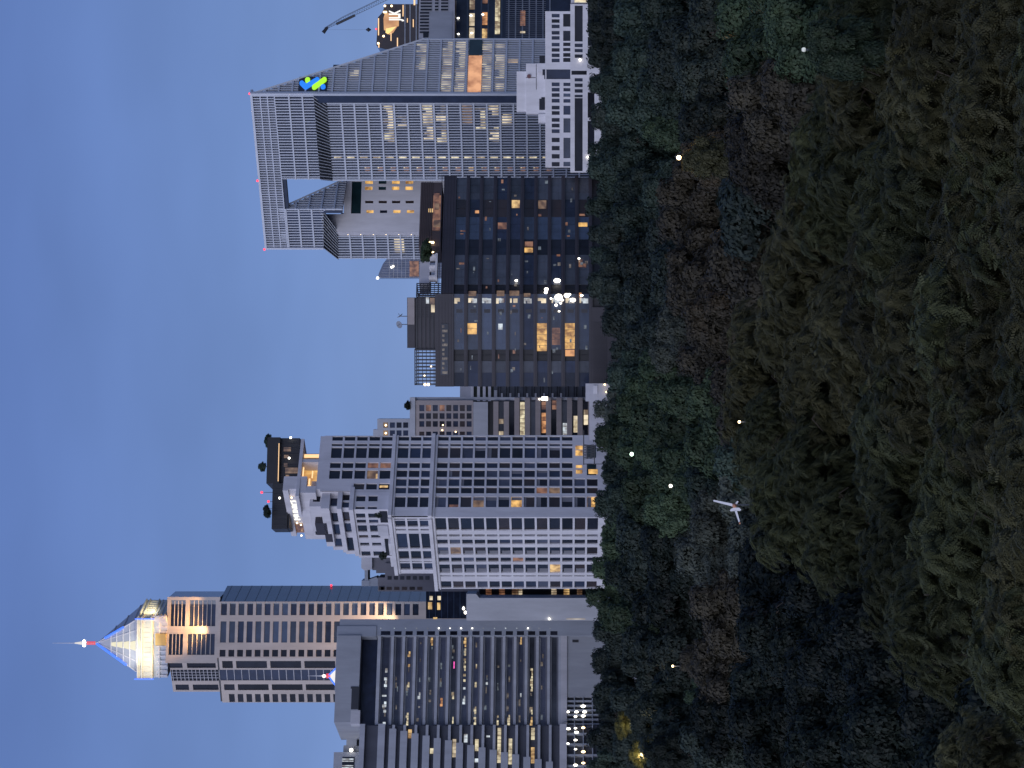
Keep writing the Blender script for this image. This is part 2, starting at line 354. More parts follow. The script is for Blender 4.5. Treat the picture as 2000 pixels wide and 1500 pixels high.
# middle block, set back on the left
ML = Face(380, 584.5, 490, 561.5)
HR2 = Face(492, 561.3, 649, 577.9)
zt2 = HR2.Z(763, 492)
hm = []
for k in range(3):
    for i, (a, b) in enumerate(RC):
        if i in (5, 6): a, b = a, b
        R = HR2.rect(a, b, 771+24.4*k, 771+24.4*k+20.8, 519); hm.append(R); W.add(HR2, R, rng.choice(['gdark', 'gnavy', 'gnavy']), -.4)
mb = MB(); HR2.holes(mb, (0, HR2.L, zc-.2, zt2), hm)
hm = []
for k in range(3):
    for a, b in [(478, 482), (470.6, 475), (457.6, 468.5)][0:0]+[(484, 487), (470.6, 483), (463.5, 467), (428, 457.6), (407.7, 423.6), (402, 404.5), (387, 400)]:
        R = ML.rect(a, b, 771.5+24.2*k, 771.5+24.2*k+20, 480); hm.append(R); W.add(ML, R, rng.choice(['gdark', 'gnavy']), -.4)
ML.holes(mb, (0, ML.L, zc-.2, zt2), hm)
mb.build('wall', M['white'], r)
mb = MB()
a_, c_ = ML.pt(0, -.6, 0)[:2], HR2.pt(HR2.L, -.6, 0)[:2]
cn = Vector(HR2.pt(0, 0, 0)[:2])-(HL.n+HR.n).normalized()*.9
MBK = [a_, (cn.x, cn.y), c_, (c_[0]+a_[0]-cn.x, c_[1]+a_[1]-cn.y)]
mb.prism(MBK, zc-.3, zt2-.05); mb.build('core', M['darkmetal'], r)
mb = MB()
HR2.pbox(mb, 491.4, 649.4, 757.5, 764.5, -3, .6, 492); ML.pbox(mb, 379.5, 490, 757.5, 764.5, -3, .59, 490); HR2.pbox(mb, 492, 649, 766.5, 769, .003, .25, 492)
ML.pbox(mb, 380, 490, 766.5, 769, .003, .24, 490); ML.pbox(mb, 395, 440, 752, 757, -3, .3, 490)
mb.build('cornice', M['white'], r)
# upper block, right part: five floors
HR3 = Face(541, 567.5, 649, 579)
zt3 = HR3.Z(630, 600)
hu = []
for k in range(5):
    for i, (a, b) in enumerate([(639.5, 648), (629, 634), (605.5, 626.5), (586, 597), (565, 582.2), (544, 556)]):
        if i == 5 and k < 2: continue
        R = HR3.rect(a, b, 644.6+24.5*k, 644.6+24.5*k+20.7, 590); hu.append(R)
        W.add(HR3, R, {(2, 4): 'gdark', (3, 3): 'lbrown', (3, 4): 'lbrown', (4, 3): 'ldim', (5, 2): 'gbrown'}.get((i, k), 'gdark'), -.4)
mb = MB(); HR3.holes(mb, (0, HR3.L, zt2-.2, zt3), hu); mb.build('wall', M['white2'], r)
mb = MB(); HR3.fbox(mb, .1, HR3.L-.05, zt2-.2, zt3-.05, -16, -.5); mb.build('core', M['white2'], r)
mb = MB()
for (u0, u1, v0, v1) in [(567, 576, 735, 740), (549, 553, 744, 760)]: HR3.pbox(mb, u0, u1, v0, v1, -.38, -.3, 590)
mb.build('room_light', M['lwarm'], r)
# upper block, left part: terraced floors wrapping the corner
gd = lambda: rng.choice(['gdark', 'gbrown', 'gnavy', 'gdark'])
def meet(A, B):      # where two wall planes cross in plan
    d = A.t.x*B.t.y-A.t.y*B.t.x; q = B.p0-A.p0; k = (q.x*B.t.y-q.y*B.t.x)/d; return A.p0+A.t*k, k
def tier(v0, v1, uL, o, WL, WR, name='wall', mat='white2', uR=560, par=0.0):
    L_, R_ = Face(400, 585, 505, 563.7, o), Face(505, 563.7, 649, 579.2, o)
    cp, k = meet(L_, R_); kr = (cp-R_.p0).dot(R_.t)
    aL, aR = L_.S(uL), R_.S(uR); z0, z1 = R_.Z(v1, 510), R_.Z(v0, 510)
    mb = MB(); hL = []; hR = []
    for (a, b, c, d, m_) in WL: h = L_.rect(a, b, c, d, 500); hL.append(h); W.add(L_, h, m_, -.35)
    for (a, b, c, d, m_) in WR: h = R_.rect(a, b, c, d, 510); hR.append(h); W.add(R_, h, m_, -.35)
    L_.holes(mb, (aL, k, z0, z1), hL, 0, .4); R_.holes(mb, (kr, aR, z0, z1), hR, 0, .4)
    p, q = L_.pt(aL, 0, 0)[:2], R_.pt(aR, 0, 0)[:2]; iv = -(L_.n+R_.n).normalized()*.6; cc = cp+iv
    ps = (p[0]-L_.n.x*.42, p[1]-L_.n.y*.42); qs = (q[0]-R_.n.x*.42, q[1]-R_.n.y*.42)
    mb.prism([ps, (cc.x, cc.y), qs, (qs[0]+ps[0]-cc.x, qs[1]+ps[1]-cc.y)], z0, z1-.01)
    mb.prism([p, (cp.x, cp.y), q, (q[0]-R_.n.x, q[1]-R_.n.y), (cp.x+iv.x*2.2, cp.y+iv.y*2.2), (p[0]-L_.n.x, p[1]-L_.n.y)], z1+.002, z1+.3+par)
    return mb.build(name, M[mat], r)
tier(690, 763, 411, 0, [(a, b, c, c+18, gd()) for a, b in [(488, 497), (478, 485), (461, 474), (449, 455), (434, 440), (414, 423)] for c in (694.5, 718.5)], [(a, b, c, c+18, gd()) for a, b in [(521, 532), (505.8, 511)] for c in (694.5, 718.5)], uR=540.5)
tier(665, 683.5, 418, -1.6, [(a, b, 667.5, 683, gd()) for a, b in [(482, 500), (460, 478), (424, 450)]], [(a, b, 667.5, 683, gd()) for a, b in [(509, 520), (523, 546)]], uR=552)
tier(640, 660, 426, -2.6, [(a, b, 643.5, 659, gd()) for a, b in [(480, 498), (455, 476), (432, 448)]], [(a, b, 643.5, 659, gd()) for a, b in [(512, 528), (531, 548)]], uR=552)
for (v0, v1, uL, o) in [(683.5, 690, 414, .5), (660, 667, 421, -.5), (629, 643, 433, -1.0)]: tier(v0, v1, uL, o, [], [], 'terrace_parapet_band', uR=549)
tier(606, 629, 447, -3.0, [(455, 462, 609, 622, 'gdark'), (470, 478, 611, 624, 'ldim')], [(520, 535, 610, 624, 'gdark')], uR=560)
L1 = Face(400, 585, 505, 563.7, .3)
mb = MB(); L1.pbox(mb, 447, 470, 611, 634, -5, -1.3, 490); L1.pbox(mb, 434, 449, 627, 641, -5, -1.2, 490); mb.build('timber_screen', M['brown'], r)
mb = MB(); L1.pbox(mb, 455, 474, 735, 755, -.29, .3, 490); mb.build('balcony_panel', M['pale'], r)
mb = MB(); L1.pbox(mb, 478, 500, 742, 757, -.29, -.2, 490); L1.pbox(mb, 414, 446, 745, 757, -.29, -.2, 490); mb.build('terrace_opening', M['black'], r)
# crown: white frame with the lit open room, sign wall, black roof pavilion
CR = Face(505, 563.7, 649, 579.2)
mb = MB()
CR.pbox(mb, 545, 649, 621, 631, -9, -.2, 590); CR.pbox(mb, 530, 642, 583, 589.5, -9, .2, 590)
CR.pbox(mb, 598, 604, 589.5, 621, -8, -.15, 590); CR.pbox(mb, 538, 551, 589.5, 621, -8, -.1, 590)
CR.pbox(mb, 604, 628, 589.5, 621, -8, -3.2, 590); CR.pbox(mb, 551, 598, 589.5, 621, -8, -4, 590)
mb.build('crown_frame', M['white2'], r)
mb = MB(); CR.pbox(mb, 557, 597.5, 590, 620.5, -3.98, -3.8, 590); mb.build('lit_room_wall', lit_mat('golden_room_light', (1, .60, .2), 1.0, .5, .3), r)
mb = MB(); CR.pbox(mb, 614, 624, 590, 620.5, -3.15, -2.6, 590); mb.build('lit_column', M['ldim'], r)
mb = MB()
for (u0, u1, v0, v1) in [(575, 597, 589.8, 592), (577, 590, 608, 610.5), (564, 575, 603, 606), (617, 622.5, 590, 620.5), (557, 562, 600, 608)]: CR.pbox(mb, u0, u1, v0, v1, -2.5, -2.2, 590)
mb.build('cove_lamp', M['cove'], r)
SW = Face(440, 589.5, 545, 568)
mb = MB(); SW.pbox(mb, 456, 545, 561, 571.5, -4, .5, 500); SW.pbox(mb, 478, 545, 571.5, 588, -4, 0, 500); SW.pbox(mb, 449, 545, 588, 606, -4, .3, 500); mb.build('sign_wall', M['white2'], r)
mb = MB(); SW.pbox(mb, 458, 477, 572, 588, -3, -.3, 500); mb.build('lit_lounge', M['lbrown'], r)
text_obj('MUNIQ', SW, SW.S(485.5), SW.Z(584.6, 500), 2.45, .25, 'swhite', r, 'sign', 1.18, .3, .0)
text_obj('°', SW, SW.S(520.5), SW.Z(581, 500), 2.4, .25, 'swhite', r, 'sign', 1.1, .3, .05)
mb = MB()
for (u, v) in [(531, 575.5), (481.5, 577), (478, 584), (457, 581)]: mb.ball(SW.pt(SW.S(u), .5, SW.Z(v, 500)), .24, 6)
mb.build('wall_lamp_or_glint', M['hotwarm'], r)
BX = Face(446, 575, 646, 580)
mb = MB(); BX.pbox(mb, 556, 646, 521, 546, -12, 0, 590); BX.pbox(mb, 467, 556, 531, 561, -8, .1, 490); BX.pbox(mb, 530, 646, 546, 583, -12, -1.5, 590); BX.pbox(mb, 468, 530, 561, 565, -8, -.6, 490)
rp_ = mb.build('roof_pavilion', M['black'], r)
mb = MB()
for i in range(9): BX.pbox(mb, 548+i*11, 548.7+i*11, 545, 583, -1.45, -1.2, 590)
for i in range(8): BX.pbox(mb, 474+i*10, 474.8+i*10, 534, 558, .12, .3, 490)
mb.build('mullions', M['darkmetal'], rp_)
mb = MB()
for (u0, u1, v0, v1) in [(620, 628, 552, 566), (607, 613, 553, 562), (577, 588, 556, 582), (562, 574, 557, 564), (590, 597, 553, 560)]: BX.pbox(mb, u0, u1, v0, v1, -1.49, -1.3, 590)
mb.build('lit_or_glint_window', M['ldim'], r)
mb = MB(); BX.pbox(mb, 560, 634, 543.5, 544.6, .01, .25, 590); mb.build('cove_lamp', M['cove'], r)
mb = MB()
for (u, v) in [(605, 564), (645, 566), (527, 547)]: mb.ball(BX.pt(BX.S(u), .3, BX.Z(v, 560)), .3, 6)
mb.build('wall_lamp_or_glint', M['hot'], r)
beacon(BX, 544, 505, 540, r, .36, o=-6); beacon(BX, 526, 518, 520, r, .34, o=-6)
mb = MB()
for (u, v0, v1) in [(544, 505, 533), (526, 518, 533)]:
    x, y, z0 = BX.pt(BX.S(u), -6, BX.Z(v1, u)); mb.tube([(x, y, z0), (x, y, BX.Z(v0+1, u))], [.09, .06], 5)
mb.build('mast', M['steel'], r)
# lower right: bay windows near the trees
mb = MB()
for (u0, u1, v0, v1) in [(622, 629, 1124, 1138), (610, 620, 1124, 1138)]: HR.pbox(mb, u0, u1, v0, v1, .02, .12, 600)
for (u0, u1, v0, v1) in [(586, 591, 1125, 1137), (575, 582, 1125, 1137), (574, 583, 1149, 1167)]: HR.pbox(mb, u0, u1, v0, v1, .02, .12, 600)
mb.build('lit_or_glint_window', M['lamber'], r)
mb = MB()
for (u0, u1) in [(606, 630), (572, 594)]: HR.pbox(mb, u0, u1, 1146, 1164, .02, .1, 600)
mb.build('window', M['gteal'], r)
W.finish()

# ================================================================ twisted office tower with the blue and lime sign (right)
ratio = 1.049
C0 = 660.0
VL = Face(1015, C0*ratio, 1317, C0); VR = Face(1317, C0, 1424, C0*1.022)
r = thing('portal_tower', 'tall grey finned office tower with open portal gap and glowing blue and lime emblem', 'office tower', base(VL, 1317))
W = Win(r, 'lit_or_glint_window', 99)
GR = 1140.0
fl = 26.1
def fins(face, mb, poly, pitch, o0, o1, wdt=.30):
    """vertical fins and floor lines clipped to a polygon of (a, z)"""
    def span(a):
        zs = []
        for i in range(len(poly)):
            (x0, z0), (x1, z1) = poly[i], poly[(i+1) % len(poly)]
            if (x0 <= a < x1) or (x1 <= a < x0): zs.append(z0+(z1-z0)*(a-x0)/(x1-x0))
        return sorted(zs)
    a0, a1 = min(p[0] for p in poly), max(p[0] for p in poly)
    n = max(1, int(round((a1-a0)/pitch)))
    for i in range(n+1):
        a = min(max(a0+(a1-a0)*i/n, a0+wdt), a1-wdt)
        zs = span(a)
        for k in range(0, len(zs)-1, 2): face.fbox(mb, a-wdt/2, a+wdt/2, zs[k], zs[k+1], o0, o1)
def floors(face, mb, poly, z_top, step, o0, o1, th=.42):
    def cut(z):
        xs = []
        for i in range(len(poly)):
            (x0, z0), (x1, z1) = poly[i], poly[(i+1) % len(poly)]
            if (z0 <= z < z1) or (z1 <= z < z0): xs.append(x0+(x1-x0)*(z-z0)/(z1-z0))
        return sorted(xs)
    z = z_top; zmin = min(p[1] for p in poly)
    while z > zmin:
        xs = cut(z)
        for k in range(0, len(xs)-1, 2): face.fbox(mb, xs[k], xs[k+1], z-th, z, o0, o1)
        z -= step
def pz(face, pts, ur): return [(face.S(u), face.Z(v, ur if ur else u)) for u, v in pts]
mpp = C0/F      # metres per photo pixel
step = fl*mpp
rng = random.Random(11)
ztop = VL.Z(490, 1317)
# upper block across both legs: crown screen and top floors
zcb = VL.Z(536, 1317); zub = VL.Z(612, 1317)
mb = MB(); VL.fbox(mb, 0, VL.L-.8, zcb-1.2, zcb, -2.4, -.6); VL.fbox(mb, VL.S(1149), VL.L-.8, zub, zcb-1.2, -5, -.6)
mb.build('upper_storeys', M['gnavy'], r)
mb = MB(); VL.fbox(mb, 0, VL.L-1.5, zcb, ztop-.6, -2.4, -1); mb.build('crown_back', M['ggrey'], r)
mb = MB()
n = 64
for i in range(n+1): VL.fbox(mb, VL.L*i/n-.12, VL.L*i/n+.12, zcb, ztop, -.95, 0)
for z in (zcb, zcb+2.2, zcb+4.4): VL.fbox(mb, 0, VL.L, z, z+.3, -.9, -.12)
VL.fbox(mb, -.2, VL.L+.2, ztop-.4, ztop+.3, -2.4, .15); VL.fbox(mb, VL.L-.5, VL.L+.3, zub, ztop, -.9, .3); VL.fbox(mb, -.3, .3, VL.Z(632, 1015), ztop, -.9, .3)
mb.build('crown_screen', M['fin'], r)
poly = [(VL.S(1149), zub), (VL.L, zub), (VL.L, zcb), (VL.S(1149), zcb)]
mb = MB(); fins(VL, mb, poly, .98, -.6, -.05); floors(VL, mb, poly, zcb, step, -.55, .08, .45); mb.build('fin_screen', M['fin2'], r)
# sloped soffit down to the recessed lower leg
VB = Face(1010, C0*ratio+5.5, 1300, C0+4.6)
zlb = VB.Z(638, 1300)
mb = MB()
q = [VL.pt(VL.S(1149), -.3, zub), VL.pt(VL.L-.2, -.3, zub), VB.pt(VB.L, 0, zlb), VB.pt(VB.S(1148), 0, zlb)]
bq = [(x, y+3, z) for x, y, z in q]
mb.hexa([q[3], q[2], bq[2], bq[3], q[0], q[1], bq[1], bq[0]]); sof = mb.build('sloped_soffit', M['ggrey'], r)
mb = MB()
for i in range(27):
    t = i/26; p0 = Vector(q[0]).lerp(Vector(q[1]), t); p1 = Vector(q[3]).lerp(Vector(q[2]), t); mb.tube([p0+Vector((0, -.15, 0)), p1+Vector((0, -.15, 0))], [.13, .13], 4)
mb.tube([Vector(q[1])+Vector((.2, -.3, 0)), Vector(q[2])+Vector((.2, -.3, 0))], [.5, .5], 4)
mb.build('soffit_fins', M['fin2'], sof)
# right leg, recessed front
poly = [(VB.S(1148.5), 0), (VB.L, 0), (VB.L, zlb), (VB.S(1148.5), zlb)]
mb = MB(); VB.fbox(mb, poly[0][0], VB.L, 0, zlb, -24, -.6); mb.build('lower_storeys', M['gnavy'], r)
mb = MB(); fins(VB, mb, poly, .98, -.6, -.05); floors(VB, mb, poly, zlb, step, -.55, .1, .5); VB.fbox(mb, VB.L-.4, VB.L+.25, 0, zlb, -.6, .25); VB.fbox(mb, poly[0][0]-.2, poly[0][0]+.2, 0, zlb, -.6, .25)
mb.build('fin_screen', M['fin2'], r)
def lit_run(face, a0, a1, z0, z1, mat, o):     # a lit storey: rooms of uneven brightness, blinds at uneven height
    if a1-a0 < 3 or mat not in ('lgrey', 'lpale'): W.add(face, (a0, a1, z0, z1), mat, o); return
    x = a0
    while x < a1-.3:
        w_ = min(rng.choice([.98, .98, 1.96, 2.94]), a1-x); q = rng.random()
        m_ = 'lclut' if q < .14 else ('lpale' if q > (.62 if mat == 'lpale' else .86) else 'lgrey')
        t = z1-(z1-z0)*rng.choice([0, 0, .1, .35, .5]); W.add(face, (x, x+w_-.02, z0, t), m_, o+rng.uniform(-.02, .0)); x += w_
def litfloor(face, z_ref, k, u0, u1, mat, f0=.1, f1=.92, o=-.5):
    z1 = z_ref-step*k; a = sorted((face.S(u0), face.S(u1)))
    lit_run(face, a[0], a[1], z1-step*f1, z1-step*f0-.35, mat, o)
# small stair lights up the left edge of the right leg
for k in range(0, 17):
    litfloor(VB, zlb, k, 1190.5, 1194.5, 'lpale', .15, .8, -.25)
    if k > 1: litfloor(VB, zlb, k, 1165, 1171.5, 'lbrown' if k != 10 else 'lwarm', .45, .9); litfloor(VB, zlb, k, 1171, 1172.8, 'lpale', .45, .62, -.2)
def k_of(v): return int((v-638)/fl)
for (v, u0, u1, m_) in [(764, 1222, 1293, 'lgrey'), (764, 1226, 1238, 'lpale'), (790, 1250, 1272, 'lgrey'), (842, 1225, 1297, 'lgrey'), (842, 1282, 1298, 'lpale'), (868, 1220, 1296, 'lgrey'), (918, 1256, 1297, 'ldim'), (944, 1246, 1290, 'lgrey'), (970, 1272, 1294, 'lgrey'), (974, 1220, 1250, 'lpale'), (1000, 1255, 1275, 'lgrey')]:
    litfloor(VB, zlb, k_of(v), u0, u1, m_)
# recess slit between the two faces
SL = Face(1296, C0+6.5, 1322, C0+6)
mb = MB(); SL.pbox(mb, 1296, 1322, 600, 1300, -4, 0, 1310); mb.build('corner_slot', M['gdark'], r)
for v, m_ in [(762, 'lpale'), (843, 'lpale'), (869, 'lpale'), (893, 'lamber'), (928, 'lwarm'), (954, 'lpale'), (980, 'lpale')]:
    W.add(SL, SL.rect(1301, 1316, v-9, v+9, 1310), m_, .15)
# right face with slanted top
diag = lambda u: 490+(u-1317)/(1424-1317)*(828-490)
poly = [(VR.S(1317), 0), (VR.S(1424), 0), (VR.S(1424), VR.Z(828, 1424)), (VR.S(1317), VR.Z(491, 1317))]
mb = MB(); extrude(VR, mb, poly, -4, -.6); mb.build('right_wing', M['gnavy'], r)
mb = MB(); fins(VR, mb, poly, .98, -.6, -.05); floors(VR, mb, poly, VR.Z(490, 1317), step, -.55, .1, .5)
p0, p1 = VR.pt(poly[3][0], 0, poly[3][1]), VR.pt(poly[2][0], 0, poly[2][1]); mb.tube([p0, p1], [.35, .35], 4); VR.fbox(mb, -.3, .35, 0, poly[3][1], -.6, .3); VR.fbox(mb, VR.L-.35, VR.L+.1, 0, poly[2][1], -.6, .2)
mb.build('fin_screen', M['fin2'], r)
mb = MB(); c1, c2, c3 = VB.pt(VB.S(1152), -3, 0)[:2], VB.pt(VB.L, -9, 0)[:2], VR.pt(VR.L-.5, -3, 0)[:2]
mb.prism([c1, c2, c3, (c3[0]+c1[0]-c2[0], c3[1]+c1[1]-c2[1])], 0, VR.Z(835, 1424)); mb.build('core', M['darkmetal'], r)
def litR(v, u0, u1, mat, f0=.1, f1=.92, hgt=1):
    k = int((v-490)/fl); z1 = VR.Z(490, 1317)-step*k; a = (VR.S(u0), VR.S(u1)); lit_run(VR, a[0], a[1], z1-step*(f1+hgt-1), z1-step*f0-.4, mat, -.5)
for (v, u0, u1, m_) in [(824, 1395, 1416, 'lpale'), (824, 1365, 1395, 'lgrey'), (876, 1322, 1420, 'lgrey'), (876, 1325, 1370, 'lpale'), (876, 1385, 1410, 'lpale'), (900, 1320, 1420, 'lgrey'), (900, 1390, 1412, 'lpale'), (952, 1322, 1418, 'lgrey'), (952, 1355, 1400, 'lgrey'), (952, 1338, 1362, 'lpale'), (978, 1325, 1415, 'lgrey'), (1004, 1378, 1385, 'lwarm'), (690, 1346, 1366, 'lgrey')]:
    litR(v, u0, u1, m_)
mb = MB(); a0, a1 = VR.S(1320), VR.S(1391); VR.fbox(mb, a0, a1, VR.Z(940, 1350), VR.Z(914, 1350), -.5, .14); mb.build('sky_lobby', lit_mat('orange_lobby_light', (1, .5, .25), .85, .45, .25), r)
mb = MB(); VR.fbox(mb, VR.S(1392), VR.S(1422), VR.Z(940, 1350), VR.Z(914, 1350), -.5, .14); mb.build('sky_lobby_glass', M['gteal'], r)
# emblem: blue tick with a lime drop, lime bar and blue dot (drawn in photo rows and columns)
def capsule(pts, rad, n=8):      # outline of a thick polyline end to end (two points)
    (x0, y0), (x1, y1) = pts; t = math.atan2(y1-y0, x1-x0); out = []
    for i in range(n+1): q = t-math.pi/2+math.pi*i/n; out.append((x1+rad*math.cos(q), y1+rad*math.sin(q)))
    for i in range(n+1): q = t+math.pi/2+math.pi*i/n; out.append((x0+rad*math.cos(q), y0+rad*math.sin(q)))
    return out
def emblem(parts, mat):
    mb = MB()
    for i, pl in enumerate(parts):
        pts = [(VR.S(1500-(130+y*.06)), VR.Z(560+x*.06, 1336)) for x, y in pl]
        ar = sum(pts[k][0]*pts[(k+1) % len(pts)][1]-pts[(k+1) % len(pts)][0]*pts[k][1] for k in range(len(pts)))
        if ar < 0: pts = pts[::-1]
        extrude(VR, mb, pts, .1, .5+.04*i)
    return mb.build('emblem', M[mat], emp)
mb = MB(); VR.pbox(mb, 1322, 1349.5, 583.5, 639.5, -.04, .09, 1336); emp = mb.build('emblem_panel', M['darkmetal'], r)
emblem([capsule([(490, 560), (630, 685)], 72), capsule([(640, 685), (980, 452)], 74)], 'sblue')
emblem([capsule([(915, 690), (1215, 450)], 78), [(672+82*math.cos(t), 455+72*math.sin(t)) if math.sin(t) < .2 else (672+82*math.cos(t), 455+95*math.sin(t)) for t in [math.pi*2*i/14 for i in range(14)]]], 'slime')
emblem([[(1198+80*math.cos(t), 680+75*math.sin(t)) for t in [math.pi*2*i/12 for i in range(12)]]], 'sblue')
# left leg: finned front with its slanted inner side
VLl = Face(1015, C0*ratio+.3, 1317, C0+.3)
zl0 = VLl.Z(632, 1015)
dL = VLl.dep(1092); VI = Face(1092, dL, 1150, dL+13.4)
poly = [(0, zl0), (VLl.S(1092), VLl.Z(632, 1092)), (VLl.S(1092), VLl.Z(545, 1092)), (0, VLl.Z(551, 1015))]
zt0, zt1 = VI.Z(543, 1092), VI.Z(672, 1150); xk = VI.L*(zt0-zl0)/(zt0-zt1)
pi = [(0, zl0), (xk, zl0), (0, zt0)]
mb = MB(); extrude(VI, mb, pi, -VLl.S(1092)+.6, -.6)
ll = mb.build('left_leg', M['gnavy'], r)
mb = MB(); fins(VLl, mb, poly, .98, -.6, -.05); floors(VLl, mb, poly, zcb, step, -.55, .1, .5); mb.build('fin_screen', M['fin2'], ll)
mb = MB(); zi = VI.Z(677, 1150); extrude(VI, mb, [(0, zi), (VI.L, zi), (VI.L, zt1), (xk, zl0-.01), (0, zl0-.01)], -1.6, -.6); mb.build('inner_screen_wall', M['gnavy'], r)
pi = [(0, zi), (VI.L, zi), (VI.L, VI.Z(672, 1150)), (0, VI.Z(543, 1092))]
mb = MB(); fins(VI, mb, pi, 1.3, -.6, -.05); floors(VI, mb, pi, zcb+1, step, -.55, .1, .5)
p0, p1 = VI.pt(pi[2][0], 0, pi[2][1]), VI.pt(pi[3][0], 0, pi[3][1]); mb.tube([p0, p1], [.35, .35], 4); mb.build('sloping_fin_screen', M['fin2'], ll)
# soffit of the left leg and its lower finned part
VL2 = Face(994, C0*ratio+9, 1046, C0*ratio+3)
q = [VLl.pt(0, -.2, zl0), VLl.pt(VLl.S(1092), -.2, zl0+.0), VL2.pt(VL2.S(1048), 0, VL2.Z(660, 1046)), VL2.pt(0, 0, VL2.Z(660, 994))]
bq = [(x, y+3, z) for x, y, z in q]
mb = MB(); mb.hexa([q[3], q[2], bq[2], bq[3], q[0], q[1], bq[1], bq[0]]); sof = mb.build('sloped_soffit', M['ggrey'], r)
mb = MB()
for i in range(11):
    t = i/10; p0 = Vector(q[0]).lerp(Vector(q[1]), t); p1 = Vector(q[3]).lerp(Vector(q[2]), t); mb.tube([p0+Vector((0, -.12, 0)), p1+Vector((0, -.12, 0))], [.14, .14], 4)
mb.build('soffit_fins', M['fin2'], sof)
poly = [(0, 10), (VL2.S(1046), 10), (VL2.S(1046), VL2.Z(660, 1046)), (0, VL2.Z(660, 994))]
mb = MB(); extrude(VL2, mb, poly, -12, -.6); mb.build('lower_storeys', M['gnavy'], r)
mb = MB(); fins(VL2, mb, [(0, 10), (VL2.S(1039), 10), (VL2.S(1039), poly[3][1]), (0, poly[3][1])], .98, -.6, -.05); floors(VL2, mb, poly, poly[3][1], step, -.55, .1, .5); mb.build('fin_screen', M['fin2'], r)
for k in range(6):
    z1 = VL2.Z(663, 1040)-step*k
    W.add(VL2, (VL2.S(1040), VL2.S(1045.6), z1-step*.7, z1-.6), 'lpale', -.3); mb = MB(); mb.ball(VL2.pt(VL2.S(1043), -.1, z1-step*.68), .32, 6); mb.build('stair_lamp', M['hotwarm'], r)
W.add(VL2, (VL2.S(1006), VL2.S(1034), VL2.Z(789, 1020), VL2.Z(770, 1020)), 'lgrey', -.5)
# white inner block standing in the portal
VW = Face(1046, C0*ratio+1.5, 1152, C0*ratio+7)
hs = []
def whole(u0, u1, v0, v1, mt):
    R = VW.rect(u0, u1, v0, v1, 1100); hs.append(R); W.add(VW, R, mt, -.35)
whole(1083, 1146, 686, 705, 'gteal')
for v in (712, 738.5, 764.5, 791): whole(1141, 1150, v, v+15, {712: 'lamber', 764.5: 'lamber', 791: 'lamber'}.get(v, 'gteal')); whole(1129, 1136, v, v+14.5, {738.5: 'gteal'}.get(v, 'lamber')); whole(1103, 1108.5, v+1, v+17, 'gbrown'); whole(1084, 1090, v+4, v+18, {738.5: 'gdark'}.get(v, 'lamber'))
zA = VW.Z(672, 1100); zB = VW.Z(632, 1060); zD = VW.Z(660, 1046)
mb = MB(); VW.holes(mb, (VW.S(1082), VW.L, 10, zA), hs, 0, .4); VW.fbox(mb, VW.S(1082)+.02, VW.L, 10, zA-.02, -10, -.45)
extrude(VW, mb, [(VW.S(1046), 10), (VW.S(1082), 10), (VW.S(1082), VW.Z(631, 1082)), (VW.S(1046), zD)], -10, -.004)
mb.build('white_block', M['white'], r)
W.finish()
for (u, v, o_) in [(1314, 487, -1), (1147, 503, 0), (1013, 516.5, 0)]: beacon(VL, u, v, u, r, .4, o=o_)

# ================================================================ white embassy-like block in front of it
E = Face(1163, 604, 1520, 600)
r = thing('white_block', 'low white modernist block with square windows and round emblem below the finned tower', 'building', base(E, 1300))
W = Win(r)
hs = []; 
def ew(u0, u1, v0, v1, mt='gnavy', o=0):
    R = E.rect(u0, u1, v0, v1, 1330); hs.append(R); W.add(E, R, mt, -.4+o)
ysU = [27, 37.5, 48, 60.5, 70.5, 83.5, 94, 104.5, 114.5]
for y in ysU: ew(1500-y-7, 1500-y, 1077.6, 1093, rng.choice(['gnavy', 'gdark', 'gnavy']))
for y0, y1 in [(27, 52), (60, 80), (83, 90), (93.5, 100), (103.5, 111), (113, 121)]: ew(1500-y1, 1500-y0, 1100, 1114, 'gdark')
for y in [161, 171.5, 182, 193, 206.5, 217, 230.5, 241.5, 252.5]: ew(1500-y-7.3, 1500-y, 1077.6, 1093, rng.choice(['gnavy', 'gdark', 'gnavy']))
for y in [269, 285, 301, 316.5]: ew(1500-y-8.6, 1500-y, 1077.6, 1093, 'gdark')
for y0, y1 in [(161.5, 168), (172, 178.5), (182.5, 189), (193.5, 200.5), (206.5, 224), (231, 259), (269, 309), (316, 325.5)]: ew(1500-y1, 1500-y0, 1100.5, 1115, rng.choice(['gnavy', 'gblue']))
ew(1500-154.5, 1500-135.5, 1063, 1115, 'gnavy')
mb = MB(); R = E.rect(1173, 1478, 1065, 1300, 1330)
R = (R[0], R[1], 0, R[3]); E.holes(mb, R, hs, 0, .5); E.fbox(mb, R[0]+.05, R[1]-.05, 0, R[3]-.02, -14, -.52); E.fbox(mb, R[0], R[1], R[3]-.3, R[3]-.003, -14, -.003); E.fbox(mb, R[1]-.3, R[1]-.003, 0, R[3]-.31, -14, -.004); E.fbox(mb, R[0]+.003, R[0]+.3, 0, R[3]-.31, -14, -.004)
mb.build('wall', M['white'], r)
